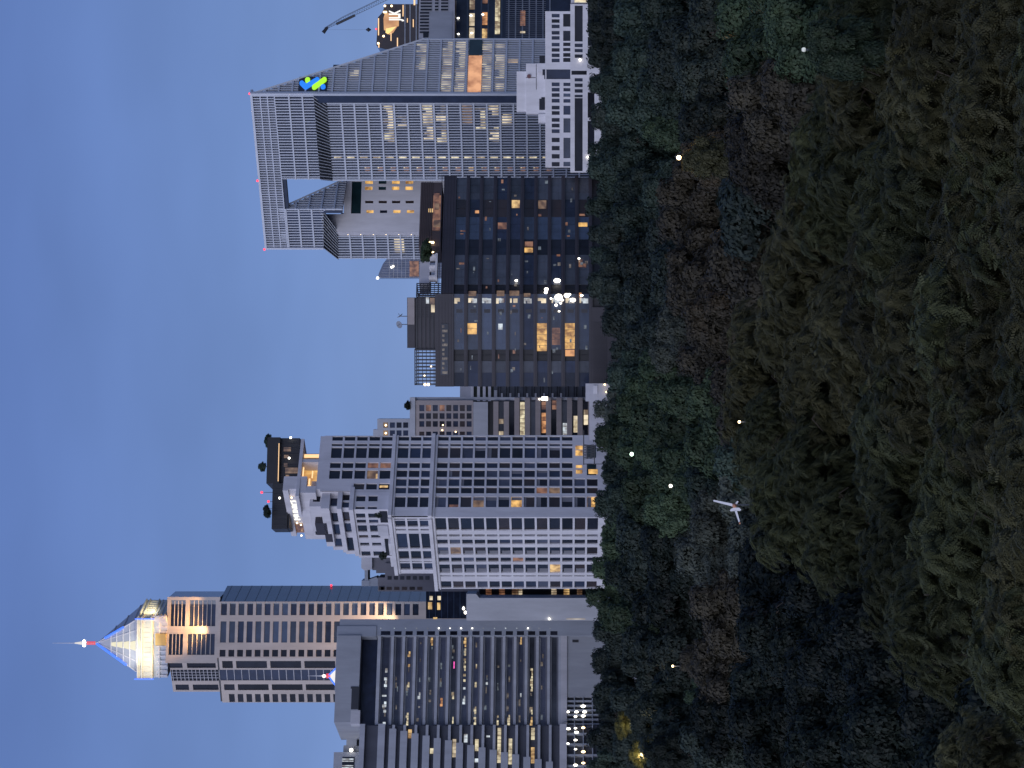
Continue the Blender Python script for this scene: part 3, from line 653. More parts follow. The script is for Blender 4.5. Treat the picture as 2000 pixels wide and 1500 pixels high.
# stepped centre with emblem
mb = MB()
E.pbox(mb, 1283, 1362, 1008.5, 1064.9, -9, -3, 1330); E.pbox(mb, 1278.5, 1377, 1027, 1064.9, -10, -2.5, 1330); E.pbox(mb, 1360, 1377, 1050, 1064.9, -10, -1.5, 1330); E.pbox(mb, 1261, 1278, 1051, 1064.9, -9, -2, 1330)
mb.build('stepped_penthouse', M['white'], r)
mb = MB()
for (u0, u1, v0, v1, o_) in [(1378, 1392, 1053.5, 1064.5, -2), (1306, 1311, 1057, 1064, -2.45), (1286, 1308, 1053, 1064, -2.44), (1354, 1365, 1059.5, 1064.6, -1.4), (1326, 1376, 1046.8, 1047.6, -2.46), (1349, 1350, 1027, 1046, -2.47)]: E.pbox(mb, u0, u1, v0, v1, o_-1.5, o_+.06, 1330)
mb.build('opening', M['gdark'], r)
mb = MB(); c = E.pt(E.S(1352), -2.3, E.Z(1032.8, 1330)); mb.tube([(c[0], c[1]-.3, c[2]), (c[0], c[1]+.3, c[2])], [.55, .55], 14); mb.build('emblem', wall_mat('red_emblem', (.16, .075, .075)), r)
# projecting ground-floor gallery with beams
hs = []
G = Face(1150, 601, 1520, 596.5)
def gw(u0, u1, v0, v1, mt):
    R = G.rect(u0, u1, v0, v1, 1330); hs.append(R); W.add(G, R, mt, -.7)
for y0, y1 in [(10, 81), (85, 92), (95.5, 102), (106, 113), (152.5, 159), (163, 170), (174, 181), (185, 190), (191.5, 335)]: gw(1500-y1, 1500-y0, 1122.5, 1138, 'gdark' if y0 in (10, 191.5) else 'gnavy')
gw(1354, 1362, 1114.5, 1146, 'gdark')
for y0, y1 in [(0, 60), (72, 88), (96, 110), (180, 230), (236, 300)]: gw(1500-y1, 1500-y0, 1148, 1161, 'gdark')
mb = MB(); R = G.rect(1163, 1492, 1114, 1300, 1330); R = (R[0], R[1], 0, R[3]); G.holes(mb, R, hs, 0, .8); G.fbox(mb, R[0]+.05, R[1]-.05, 0, R[3]-.02, -3.2, -.82); G.fbox(mb, R[0], R[1], R[3]-.3, R[3]-.003, -3.2, -.003); G.fbox(mb, R[0]+.003, R[0]+.4, 0, R[3]-.31, -3.2, -.004); G.fbox(mb, R[1]-.4, R[1]-.003, 0, R[3]-.31, -3.2, -.004)
mb.build('gallery', M['white'], r)
mb = MB(); E.pbox(mb, 1492, 1515, 1115, 1148, -8, 2, 1330); mb.build('side_wing', M['white2'], r)
mb = MB(); E.pbox(mb, 1494, 1510, 1122, 1146, 2.01, 2.1, 1330); mb.build('lit_or_glint_window', M['lpale'], r)
mb = MB()
for u, v in [(1193, 1148), (1383, 1133)]: mb.ball(G.pt(G.S(u), .4, G.Z(v, 1330)), .3, 6)
mb.build('wall_lamp_or_glint', M['hot'], r)
W.finish()
# ================================================================ banded office block (lower left corner of the skyline)
OF = Face(84, 630, 289, 642.5)
r = thing('banded_office', 'grey office block with long horizontal window bands and blank concrete side wall', 'office block', base(OF, 289))
rng = random.Random(5)
def mp_(f, u): return f.dep(u)/F
UR_ = 251
aR = OF.S(267)
mb = MB(); OF.fbox(mb, OF.S(257), OF.L, 0, OF.Z(664, 280), -26, .9); OF.fbox(mb, OF.S(255), OF.S(275), OF.Z(735, UR_), OF.Z(659, 270), -22, 1.2); mb.build('side_wall', M['core'], r)
mb = MB(); OF.fbox(mb, OF.S(87), OF.S(256), OF.Z(706, UR_), OF.Z(660.5, UR_), -20, 1.6); OF.fbox(mb, OF.S(150), OF.S(256), OF.Z(662, UR_), OF.Z(658.5, UR_), -18, 1.0); mb.build('roof_parapet', M['grey'], r)
mb = MB(); OF.fbox(mb, OF.S(87), OF.S(255), OF.Z(738, UR_), OF.Z(707, UR_), -22, -2.4); mb.build('roof_glazing', glass_mat('slate_glass', (.022, .03, .06), .3, .3), r)
mb = MB(); OF.fbox(mb, OF.S(152), OF.S(156), OF.Z(706, UR_), OF.Z(690, UR_), 1.61, 1.75); OF.fbox(mb, OF.S(112), OF.S(152), OF.Z(706, UR_), OF.Z(692, UR_), 1.61, 1.7); mb.build('louvre_opening', M['darkmetal'], r)
mb = MB(); OF.fbox(mb, OF.S(84), OF.S(110), OF.Z(710, UR_), OF.Z(692, UR_), -2, 1.68); mb.build('plant_box', M['pale'], r)
z_s = [OF.Z(738, UR_)]+[OF.Z(764.5+21.75*k, UR_) for k in range(16)]
th = 4.6*mp_(OF, UR_); sillm = wall_mat('sill_panel', (.13, .135, .16))
mb = MB(); OF.fbox(mb, 0, OF.L-.2, 0, z_s[0], -24, -1.6); mb.build('core', M['darkmetal'], r)
for k, z in enumerate(z_s):
    mb = MB(); OF.fbox(mb, 0, OF.S(257)-.02, z-th*(1.15 if k else 1.4), z, -1.55, .25); OF.fbox(mb, 0, OF.S(257)-.02, z-th*1.9, z-th*(1.15 if k else 1.4)-.002, -1.35, -1.1); mb.build('slab', M['slab'], r)
    if k < len(z_s)-1:
        zb = z_s[k+1]
        mb = MB(); OF.fbox(mb, 0, OF.S(257)-.02, zb, z-th*1.9, -1.5, -.95)
        for i in range(44): a = (OF.S(257))*i/44; OF.fbox(mb, a-.05, a+.05, zb, z-th*1.9, -.949, -.86)
        mb.build('window_band', M[rng.choice(['gslate', 'ggrey', 'gslate', 'gslate'])], r)
        mb = MB(); OF.fbox(mb, 0, OF.S(257)-.02, zb+.004, zb+.5, -.945, -.7); mb.build('sill_panel', sillm, r)
        mb = MB(); OF.fbox(mb, OF.S(258), OF.S(265.5), zb+.3, z-th*1.3, .6, .93); mb.build('notch_window', M['gdark'], r)
        mb = MB(); mb.ball(OF.pt(OF.S(271), 1.05, z-th*1.2), .19 if k in (5, 7, 8, 11, 13) else .12, 6); mb.build('wall_lamp_or_glint', M['hot' if k in (5, 6, 7, 8, 13) else 'lcool'], r)
# lit stretches: (photo row, columns y0-y1 in the photo, material)
L = [(751, 1303, 1312, 'lcool'), (751, 1321, 1340, 'lcool'), (751, 1355, 1359, 'lcool'), (751, 1368, 1380, 'lcool'), (751, 1384, 1390, 'lcool'), (751, 1408, 1430, 'lcool'),
     (794, 1270, 1287, 'lwarm'), (794, 1295, 1301, 'lwarm'), (794, 1330, 1341, 'lpale'), (794, 1390, 1416, 'lpale'), (840, 1243, 1259, 'lwarm'), (816, 1350, 1364, 'lcool'), (816, 1377, 1381, 'lcool'), (858, 1361, 1378, 'lorange'),
     (905, 1243, 1262, 'lwarm'), (905, 1264, 1294, 'lpale'), (905, 1298, 1330, 'lpale'), (905, 1357, 1374, 'lcool'), (882, 1350, 1364, 'lpale'), (882, 1398, 1412, 'lpale'), (927, 1295, 1304, 'lpale'), (927, 1330, 1341, 'lpale'), (927, 1378, 1414, 'lpale'),
     (970, 1395, 1415, 'lpale'), (992, 1394, 1425, 'lpale'), (1015, 1241, 1257, 'lwarm'), (1037, 1303, 1349, 'lpale'), (1037, 1379, 1394, 'lpale'), (1037, 1398, 1416, 'lwarm'), (1015, 1352, 1360, 'lcool'), (948, 1330, 1336, 'lcool'), (905, 1340, 1345, 'lcool'), (884, 1290, 1304, 'pinkn')]
for v, y0, y1, m_ in L:
    z = OF.Z(v, UR_); k = min(range(len(z_s)), key=lambda i: abs(z_s[i]-2.1-z)); n = max(1, int((y1-y0)/5))
    for i in range(n):
        if rng.random() < .14 and n > 2: continue
        mb = MB(); a0, a1 = OF.S(1500-y1), OF.S(1500-y0); s0 = a0+(a1-a0)*i/n; s1 = a0+(a1-a0)*(i+1)/n-.12
        f = rng.uniform(.3, .8)
        OF.fbox(mb, s0, s1, z_s[k+1]+.95, z_s[k+1]+.95+(z_s[k]-th*1.9-z_s[k+1]-1.0)*f if m_ != 'pinkn' else z_s[k+1]+1.3, -.9, -.8); mb.build('lit_or_glint_window', M[m_], r)
for k in range(15):  # small glowing patches imitate glints on the glass bands
    for _ in range(4):
        a0 = rng.uniform(1, OF.S(250)); mb = MB(); z0_ = z_s[k+1]+.95+rng.uniform(0, .5); OF.fbox(mb, a0, a0+rng.uniform(.5, 2.2), z0_, z0_+rng.uniform(.25, .7), -.9, -.82)
        mb.build('lit_or_glint_window', M[rng.choice(['lclut', 'lclut', 'lclut2'])], r)
# left wing: deep projecting parapets with dark loggias
OL = Face(-40, 619, 86, 627.5)
mb = MB(); OL.fbox(mb, 0, OL.L, 0, OL.Z(706, 60), -24, -1.5); mb.build('wing_core', wall_mat('wing_recess', (.075, .08, .10)), r)
for k in range(17):
    v = 716+21.9*k; ue = 86-4.6*k if k > 1 else 86
    mb = MB(); OL.fbox(mb, 0, OL.S(ue), OL.Z(v+13.6 if k else v-4, 60), OL.Z(v if k else v-14, 60), -4, .1+.12*(k % 2)); mb.build('balcony_parapet', M['slab'], r)
    if k > 1: mb = MB(); OL.fbox(mb, OL.S(ue)+.01, OL.L-.3, OL.Z(v+10.8, 60), OL.Z(v+5.6, 60), -4, .1); mb.build('slab', M['slab'], r)
for v, y0, y1, m_ in [(794, 1421, 1439, 'lwarm'), (840, 1458, 1469, 'lpale'), (927, 1440, 1464, 'lpale'), (905, 1430, 1447, 'lcool'), (970, 1418, 1487, 'lpale'), (992, 1439, 1490, 'lpale'), (1037, 1418, 1442, 'lpale'), (1037, 1456, 1488, 'lwarm'), (884, 1440, 1476, 'lgrey'), (927, 1478, 1486, 'lcool'), (948, 1433, 1437, 'lcool')]:
    k = round((v-9-716-11)/21.9); n = max(1, int((y1-y0)/7))
    for i in range(n):
        mb = MB(); a0, a1 = OL.S(1500-y1), OL.S(1500-y0); OL.fbox(mb, a0+(a1-a0)*i/n, a0+(a1-a0)*(i+1)/n-.15, OL.Z(716+21.9*(k+1)-.5, 60), OL.Z(716+21.9*k+14.6, 60), -1.48, -1.3); mb.build('lit_or_glint_window', M[m_], r)
# base
mb = MB(); OF.fbox(mb, 0, OF.S(258), OF.Z(1107.5, UR_), z_s[-1]-th, -8, .6); OL.fbox(mb, 0, OL.L-.2, OL.Z(1107, 60), OL.Z(1093, 60), -6, .7); mb.build('transfer_beam', M['pale'], r)
mb = MB(); OF.fbox(mb, OF.S(138), OF.S(262), 0, OF.Z(1107.6, UR_), -9, .2); mb.build('base_wall', M['grey'], r)
mb = MB(); OF.fbox(mb, OF.S(245), OF.S(250), OF.Z(1130, UR_), OF.Z(1118, UR_), .2, .28); mb.build('vent', M['darkmetal'], r)
# open car deck under it with lamps
mb = MB()
for (f, a, b) in [(OF, 0, OF.S(138)), (OL, 0, OL.L)]:
    for v in (1121, 1138, 1156): f.fbox(mb, a, b, f.Z(v+2, 100), f.Z(v, 100), -10, .3)
    n = 6
    for i in range(n): x = a+(b-a)*i/n; f.fbox(mb, x, x+.5, 0, f.Z(1108, 100), -9, .2)
mb.build('parking_deck', M['core'], r)
for (v, y) in [(1124, 1400), (1139, 1380), (1139, 1399), (1124, 1423), (1139, 1422), (1109, 1453), (1124, 1446), (1124, 1464), (1139, 1469), (1139, 1491), (1124, 1495), (1126, 1431), (1109, 1391), (1126, 1391), (1142, 1391), (1110, 1424)]:
    f = OF if y < 1415 else OL
    mb = MB(); p = f.pt(f.S(1500-y), .35, f.Z(v, 100)); mb.ball(p, rng.uniform(.2, .38), 6, 0, 1.8); mb.build('deck_lamp', M['hot' if rng.random() < .7 else 'hotwarm'], r)

# concrete roof annex at the very edge
AX = Face(-40, 640, 45, 644)
r = thing('stepped_annex', 'pale concrete stepped block at the left edge behind the banded office', 'building', base(AX, 20))
mb = MB(); AX.pbox(mb, -20, 32, 651, 760, -12, -1, 20); AX.pbox(mb, -20, 46, 668, 760, -12, -3, 20); mb.build('wall', M['grey'], r)
for i in range(4):
    mb = MB(); AX.pbox(mb, 32+i*13.5, 47+i*13.5, 669+i*5, 690+i*4, -12, -2.6+.2*i, 20); mb.build('sloped_fin', M['grey'], r)
mb = MB(); AX.pbox(mb, -5, 22, 668, 692, -.99, -.8, 20); mb.build('window', M['gdark'], r)
for u in (0, 4, 13, 17):
    mb = MB(); AX.pbox(mb, u, u+2.2, 668, 690, -.79, -.7, 20); mb.build('lit_or_glint_window', M['lcool'], r)
mb = MB(); mb.ball(AX.pt(AX.S(35), 0, AX.Z(686, 35)), .55, 6); mb.build('wall_lamp_or_glint', M['hot'], r)

# ================================================================ granite tower with the lit pyramid crown
D = 750.0
T1 = Face(215, D-2, 325, D+2); T2 = Face(128, D+6, 215, D-2); T3 = Face(325, D+2, 356, D+20)
r = thing('pyramid_tower', 'tallest tower, granite shaft with floodlit cream crown, blue edged pyramid and spire', 'tower', base(T1, 270))
W = Win(r, 'window', 98)
pm = D/F
hs = []
zsh = T1.Z(425, 270)
for k in range(23):
    v = 430.4+17.05*k
    for a, b in [(298.5, 323), (245, 286.5)]:
        R = T1.rect(a, b, v, v+11.5, 270); hs.append(R); W.add(T1, R, rng.choice(['gblue', 'gblue', 'gnavy']), -.35)
    R = T1.rect(217.5, 231, v, v+11.5, 270); hs.append(R); W.add(T1, R, 'gdark', -.35)
mb = MB(); T1.holes(mb, (0, T1.L, 0, zsh), hs, 0, .4)
hs = []
for k in range(23):
    v = 436+17.05*k
    if v < 445: continue
    R = T2.rect(128.8, 144.5, v-9, v+2, 180); hs.append(R); W.add(T2, R, 'gdark', -.35)
for k in range(6):
    v = 353-24+66.5*k if k else 336
    for a, b in [(195, 209), (152, 163.5)]:
        if k == 0: continue
        R = T2.rect(a, b, 436 if k == 1 else v+1, v+61, 180); hs.append(R); W.add(T2, R, 'gdark', -.35)
R = T2.rect(171, 192, 428, 860, 180); hs.append(R)
T2.holes(mb, (0, T2.L, 0, T2.Z(430, 180)), hs, 0, .4)
mb.build('shaft', M['pink'], r)
mb = MB(); T2.fbox(mb, R[0], R[1], R[2], R[3], -1, -.3); mb.build('glass_strip', M['gnavy'], r)
mb = MB()
for k in range(30): z = R[3]-k*2.6; T2.fbox(mb, R[0], R[1], z-.22, z, -.299, -.1)
mb.build('strip_transoms', M['pale'], r)
bk = T3.pt(T3.L, 0, 0)[:2]
mb = MB(); mb.prism([T2.pt(.1, -.5, 0)[:2], T1.pt(0, -.5, 0)[:2], T1.pt(T1.L, -.5, 0)[:2], (bk[0]-.5, bk[1]), (bk[0]-30, bk[1]+10)], 0, zsh-.05); mb.build('core', M['darkmetal'], r)
mb = MB(); T3.fbox(mb, 0, T3.L, 0, T3.Z(428, 325), -3, 0); mb.build('glass_side', M['gblue'], r)
mb = MB()
for k in range(20): T3.pbox(mb, 326, 356, 437+20*k, 438+20*k, .01, .12, 325)
mb.build('side_mullions', M['gnavy'], r)
# upper shaft with tall glass bays
U1 = Face(205, D-.5, 334, D+3.5); U2 = Face(149, D+7, 205, D-.5); U3 = Face(334, D+3.5, 345, D+16)
hs = []
for a, b, v0, v1 in [(277, 328, 332, 361), (277, 328, 369, 420), (221, 262, 330, 358), (221, 262, 367, 420)]:
    R = U1.rect(a, b, v0, v1, 270); hs.append(R); W.add(U1, R, 'gnavy', -.6)
mb = MB(); zu = U1.Z(325, 270); U1.holes(mb, (0, U1.L, zsh-.3, zu), hs, 0, .7)
hs2 = []
for a, b, v0, v1 in [(195, 208, 333, 359), (195, 208, 368, 424), (152, 163, 340, 366), (152, 163, 374, 424), (170, 192, 335, 428)]:
    R = U2.rect(a, min(b, 204.8), v0, v1, 180); hs2.append(R); W.add(U2, R, 'gdark', -.4)
U2.holes(mb, (0, U2.L, U2.Z(431, 180), U2.Z(334, 180)), hs2, 0, .5)
mb.build('upper_shaft', M['pink'], r)
mb = MB(); q0, q1 = U2.S(170), U2.S(192)
for k in range(12): z = U2.Z(337+7.6*k, 180); U2.fbox(mb, q0, q1, z-.2, z, -.39, -.1)
for k in range(1, 4): U2.fbox(mb, q0+(q1-q0)*k/4-.08, q0+(q1-q0)*k/4+.08, U2.Z(428, 180), U2.Z(335, 180), -.388, -.12)
mb.build('strip_transoms', M['pale'], r)
mb = MB()
for h in hs:
    for i in range(1, 6 if h[3]-h[2] > 6 else 4):
        n = 6 if h[3]-h[2] > 6 else 4; z = h[2]+(h[3]-h[2])*i/n; U1.fbox(mb, h[0], h[1], z-.12, z+.12, -.59, -.3)
mb.build('transoms', M['pink'], r)
mb = MB(); b0 = U3.pt(U3.L, 0, 0)[:2]; mb.prism([U2.pt(.1, -.6, 0)[:2], U1.pt(0, -.75, 0)[:2], U1.pt(U1.L, -.75, 0)[:2], (b0[0]-.4, b0[1]), (b0[0]-24, b0[1]+6)], zsh-.5, zu-1.5); mb.build('core', M['darkmetal'], r)
mb = MB(); U3.fbox(mb, 0, U3.L, zsh-.4, U3.Z(330, 334), -3, 0); mb.build('glass_side', M['gblue'], r)
# neck, cream crown ring, pyramid, spire
K1 = Face(175, D, 293, D); ctr = Vector(((243-CU)/F*D, D+9.5)); hw = (293-175)/2*pm
def ring(hw_, dp, v0, v1, mat, name, cx=(234-CU)/F*D):
    mb = MB(); z0, z1 = H-(v1-VH)/F*D, H-(v0-VH)/F*D
    x0, x1 = cx-hw_, cx+hw_; y0 = D-dp; sx, sy = 4.8, 15
    mb.hexa([(x0, y0, z0), (x1, y0, z0), (x1+sx, y0+sy, z0), (x0+sx, y0+sy, z0), (x0, y0, z1), (x1, y0, z1), (x1+sx, y0+sy, z1), (x0+sx, y0+sy, z1)])
    return mb.build(name, M[mat], r) if name else mb
ring(hw*.99, -1.5, 298, 326, 'fin2', 'neck')
mb = MB()
for i in range(12): K1.pbox(mb, 178+i*9.5, 181+i*9.5, 304+2*(i % 2), 325, -1.4, -1.0, 234)
K1.pbox(mb, 175, 296, 309, 311, -1.45, -.8, 234); K1.pbox(mb, 286, 297, 296, 324, -1.5, -.4, 234); mb.build('neck_columns', M['white'], r)
mb = MB(); K1.pbox(mb, 239, 262, 303, 324, -1.4, -.3, 234); mb.build('gilded_plaque', wall_mat('gilded_plaque', (.55, .38, .10), .4), r)
ring(hw*1.0, 0, 270, 298.5, 'cream', 'crown_ring')
mb = MB()
for v in (268, 275.5, 294.5): K1.pbox(mb, 173.5, 294.5, v, v+3, -.9, .55, 234)
for i in range(13): K1.pbox(mb, 176+i*9.6, 178+i*9.6, 279, 294, .01, .3, 234)
KS = Face(293, D, 293.01, D+1); sd = Vector((4.8, 15)).normalized(); KS.p0 = Vector(((234-CU)/F*D+hw, D)); KS.t = sd; KS.n = Vector((sd.y, -sd.x)); KS.L = 15.7
for v in (269.5, 277, 295): KS.fbox(mb, 0, KS.L, H-(v+2.4-VH)/F*D, H-(v-VH)/F*D, .003, .5)
for i in range(8): KS.fbox(mb, 1+i*1.9, 1.4+i*1.9, H-(295-VH)/F*D, H-(280-VH)/F*D, .004, .3)
for v in (303, 311, 319): KS.fbox(mb, -.2, KS.L, H-(v+1.5-VH)/F*D, H-(v-VH)/F*D, -.1, .25)
mb.build('crown_moulding', M['cream'], r)
apex = P(244, 189, D+8.5)
z0 = H-(268-VH)/F*D; x0, x1 = (187-CU)/F*D, (290-CU)/F*D; sx, sy = 4.8, 15
bs = [(x0, D+.3, z0), (x1, D+.3, z0), (x1+sx, D+sy, z0), (x0+sx, D+sy, z0)]
mb = MB(); mb.add(bs+[apex], [(0, 1, 4), (1, 2, 4), (2, 3, 4), (3, 0, 4), (3, 2, 1, 0)]); pyr = mb.build('pyramid_roof', wall_mat('silver_roof', (.42, .44, .48), .4, .1), r)
ap = Vector(apex)
def on(b0, b1, s, t, out=.12):      # point on a pyramid face: s along the base, t up to the apex
    p = Vector(b0).lerp(Vector(b1), s).lerp(ap, t); return p+Vector((0, -out, out*.4))
mb = MB()
for t in (.02, .18, .34, .5, .64): mb.tube([on(bs[0], bs[1], 0, t), on(bs[0], bs[1], 1, t)], [.2, .2], 4)
for s in (.0, .2, .8, 1): mb.tube([on(bs[0], bs[1], s, 0), on(bs[0], bs[1], s, .98)], [.22, .15], 4)
for t in (.1, .35, .6): mb.tube([on(bs[1], bs[2], 0, t, .1)+Vector((.2, 0, 0)), on(bs[1], bs[2], 1, t, 0)+Vector((.2, 0, 0))], [.2, .2], 4)
mb.build('roof_ribs', M['white'], pyr)
mb = MB()
for t in (.04, .2, .36, .52):
    q = [on(bs[0], bs[1], .40, t, .2), on(bs[0], bs[1], .6, t, .2), on(bs[0], bs[1], .58, t+.13, .2), on(bs[0], bs[1], .42, t+.13, .2)]
    mb.hexa([q[0], q[1], q[1]+Vector((0, .5, 0)), q[0]+Vector((0, .5, 0)), q[3], q[2], q[2]+Vector((0, .5, 0)), q[3]+Vector((0, .5, 0))])
mb.build('lit_skylight', lamp_mat('skylight', (1, .92, .62), .8), r)
for (s, t0, t1, b0, b1) in [(0, .25, .98, bs[0], bs[1]), (1, .32, .78, bs[0], bs[1])]:
    mb = MB(); mb.tube([on(b0, b1, s, t0, .45), on(b0, b1, s, t1, .45)], [.42, .42], 5); mb.build('neon_edge', M['blue'], r)
for u, v0, v1 in [(174, 263, 301), (291.5, 264, 302)]:
    mb = MB(); K1.pbox(mb, u-1.1, u+1.1, v0, v1, .56, .9, 234); mb.build('neon_edge', M['blue'], r)
ax_, ay_ = apex[0], apex[1]; zz = lambda v: H-(v-VH)/F*(D+8.5)
mb = MB()
for v in (171, 174.5, 178, 181.5, 185): mb.tube([(ax_, ay_, zz(v+1.2)), (ax_, ay_, zz(v-1.2))], [.62, .62], 8)
mb.build('red_ring', M['redring'], r)
mb = MB(); mb.tube([(ax_, ay_, zz(192)), (ax_, ay_, zz(168)), (ax_, ay_, zz(145)), (ax_, ay_, zz(102))], [.5, .42, .13, .05], 7); mb.build('spire', M['white'], r)
mb = MB(); mb.ball((ax_-.75, ay_-.5, zz(165)), .55, 8); mb.ball((ax_+.75, ay_-.5, zz(165)), .5, 8); mb.build('spire_lamp', M['hot'], r)
mb = MB(); mb.tube([(ax_, ay_, zz(160)), (ax_, ay_, zz(146))], [.6, .2], 7); mb.build('spire_cone', lamp_mat('lit_cone', (1, .95, .9), .7), r)
W.finish()
beacon(T3, 354, 647, 354, r, .4)
# floodlights on the crown and on the granite piers
def flood(name, loc, aim, e, c, ang=70, rad=.6):
    l = bpy.data.lights.new(name, 'SPOT'); l.energy = e; l.color = c; l.spot_size = math.radians(ang); l.spot_blend = .7; l.shadow_soft_size = rad
    o = bpy.data.objects.new(name, l); col.objects.link(o); o.location = loc; o.rotation_euler = (Vector(aim)-Vector(loc)).to_track_quat('-Z', 'Y').to_euler(); o.parent = None; return o
for u in (195, 234, 273): flood('crown_floodlight', P(u, 300, D-9), P(u, 274, D), 2800, (1, .95, .82), 90)
flood('crown_floodlight', P(318, 305, D+1), P(303, 284, D+8), 3500, (1, .93, .72), 80)
for u, e in ((269, 26000), (256, 6000), (284, 6000), (310, 9000), (328, 7000)): flood('bay_floodlight', P(u, 424, D-3.5), P(u, 360, D), e, (1, .55, .2), 75)
for u, e in ((291, 24000), (240, 5000), (326, 5000)): flood('pier_floodlight', P(u, 815, D-7), P(u, 700, D), e*2, (1, .66, .38), 60)
for s in (.5,): flood('roof_floodlight', (ctr.x-4, D-8, z0+1), (ctr.x-2, D+5, z0+6), 3200, (1, .95, .8), 100)

# dark glass podium of that tower, right of the banded office
PD = Face(293, 735, 352, 735)
r = thing('glass_podium', 'dark blue glass block with two glowing windows right of the banded office', 'building', base(PD, 320))
mb = MB(); PD.pbox(mb, 292, 356, 832, 1300, -14, 0, 320); mb.build('glass_wall', M['gnavy'], r)
mb = MB()
for i in range(9): PD.pbox(mb, 292, 356, 838+i*12, 839+i*12, .01, .1, 320)
mb.build('transoms', M['gblue'], r)
for u0, u1, v0, v1, m_ in [(310, 324, 836, 844, 'lwarm'), (309, 323, 854, 860, 'lwarm'), (328, 336, 839, 845, 'lgrey'), (328, 336, 854.5, 861, 'lgrey'), (290.5, 294.5, 846, 854, 'lwarm')]:
    mb = MB(); PD.pbox(mb, u0, u1, v0, v1, .02, .2, 320); mb.build('lit_or_glint_window', M[m_], r)
for u, v in ((312, 905.5), (304, 909)):
    mb = MB(); mb.ball(PD.pt(PD.S(u), .5, PD.Z(v, 320)), .55, 6, 0, .8); mb.build('wall_lamp_or_glint', M['hot'], r)

# blank slab block
GS = Face(288, 634, 345, 634)
r = thing('blank_slab', 'plain light grey windowless slab wall between banded office and white tower', 'building', base(GS, 315))
mb = MB(); e_ = [(GS.S(288), 0), (GS.S(332), 0), (GS.S(332), GS.Z(936, 320)), (GS.S(340), GS.Z(930, 320)), (GS.S(340), GS.Z(911, 320)), (GS.S(288), GS.Z(911, 320))]
GS.fbox(mb, e_[0][0], e_[1][0], 0, GS.Z(936, 320)-.0, -10, 0); extrude(GS, mb, [(e_[0][0], GS.Z(936, 320)+.004), (e_[1][0], GS.Z(936, 320)+.004), e_[3], e_[4], e_[5]], -10, 0); mb.build('wall', M['slab'], r)
mb = MB(); mb.ball(GS.pt(GS.S(291.6), .5, GS.Z(1073, 320)), .3, 6); mb.build('wall_lamp_or_glint', M['hot'], r)
mb = MB(); GS.pbox(mb, 290.5, 291.5, 1106, 1143, .01, .1, 320); mb.build('light_strip', M['lgrey'], r)
GD = Face(326, 646, 356, 644)
r = thing('dark_annex', 'dark narrow block with tall golden slatted windows beside the blank slab', 'building', base(GD, 340))
mb = MB(); GD.pbox(mb, 326, 357, 936, 1300, -10, 0, 340); mb.build('wall', M['black'], r)
for v0, v1, m_ in [(949, 960, 'lbrown'), (975, 986, 'lbrown'), (1000, 1012, 'ldim'), (1013, 1020, 'lgrey'), (1077, 1087, 'lgrey'), (1101, 1112, 'lwarm'), (1127, 1137, 'ldim'), (1157, 1163, 'lbrown')]:
    mb = MB(); GD.pbox(mb, 330, 351, v0, v1, .02, .15, 340)
    lw_ = mb.build('lit_or_glint_window', M[m_], r)
    mb = MB()
    for i in range(1, 5): GD.pbox(mb, 330+i*4.2, 330.7+i*4.2, v0, v1, .16, .25, 340)
    mb.build('window_bars', M['black'], lw_)

# dark stepped roofline behind the white tower
DS = Face(345, 700, 425, 700)
r = thing('stepped_block', 'dark grey stepped block with roof frame seen left behind the white tower', 'building', base(DS, 380))
mb = MB()
DS.pbox(mb, 386, 411, 727, 1000, -12, -.5, 385); DS.pbox(mb, 380, 411, 734, 1000, -12, -1, 385); DS.pbox(mb, 345, 400, 752, 1000, -12, .3, 385); DS.pbox(mb, 345, 372, 738, 756, -12, 0, 385); mb.build('wall', wall_mat('dusky_concrete', (.16, .155, .175)), r)
mb = MB(); e_ = [(DS.S(388), DS.Z(727, 385)), (DS.S(411), DS.Z(727, 385)), (DS.S(411), DS.Z(706, 385)), (DS.S(391), DS.Z(706, 385)), (DS.S(386), DS.Z(712, 385))]
extrude(DS, mb, e_, -10, .6); mb.build('roof_box', M['pale'], r)
mb = MB(); DS.pbox(mb, 366, 388, 712, 718.5, -8, -.2, 385); DS.pbox(mb, 355, 366, 706, 722, -8, -.1, 385); extrude(DS, mb, [(DS.S(355), DS.Z(740, 385)), (DS.S(366), DS.Z(740, 385)), (DS.S(373), DS.Z(735, 385)), (DS.S(367), DS.Z(718, 385)), (DS.S(355), DS.Z(718, 385))], -7, -.3); mb.build('roof_frame', M['core'], r)
for k in range(7):
    mb = MB(); DS.pbox(mb, 368, 375, 757+12.3*k, 765+12.3*k, .31, .4, 385); mb.build('window', M['gdark'], r)
    mb = MB(); DS.pbox(mb, 348, 354, 725+15*k if k else 744, 735+15*k if k else 752, .31, .42, 385); mb.build('window', M['gbrown'], r)

# little lit spire standing behind the office roof
r = thing('roof_lantern', 'small white lit pyramid lantern with red ring and blue edges behind the office roof', 'roof lantern', (P(180, 665, 690)[0], 690, 0))
q = 690/F; cx, zb, za = P(180, 665, 690)[0], P(180, 660, 690)[2], P(180, 643, 690)[2]
mb = MB(); mb.box(cx-3.2, cx+3.2, 687, 693, 0, zb); mb.build('plinth', M['grey'], r)
mb = MB(); mb.add([(cx-2.9, 687, zb), (cx+2.9, 687, zb), (cx+2.9, 693, zb), (cx-2.9, 693, zb), (cx, 690, za)], [(0, 1, 4), (1, 2, 4), (2, 3, 4), (3, 0, 4), (3, 2, 1, 0)]); mb.build('lit_pyramid', lamp_mat('lantern_light', (1, .97, .9), .85), r)
for s in (-1, 1):
    mb = MB(); mb.tube([(cx+s*3.1, 686.6, zb), (cx+s*.3, 689.6, za)], [.28, .28], 5); mb.build('neon_edge', M['blue'], r)
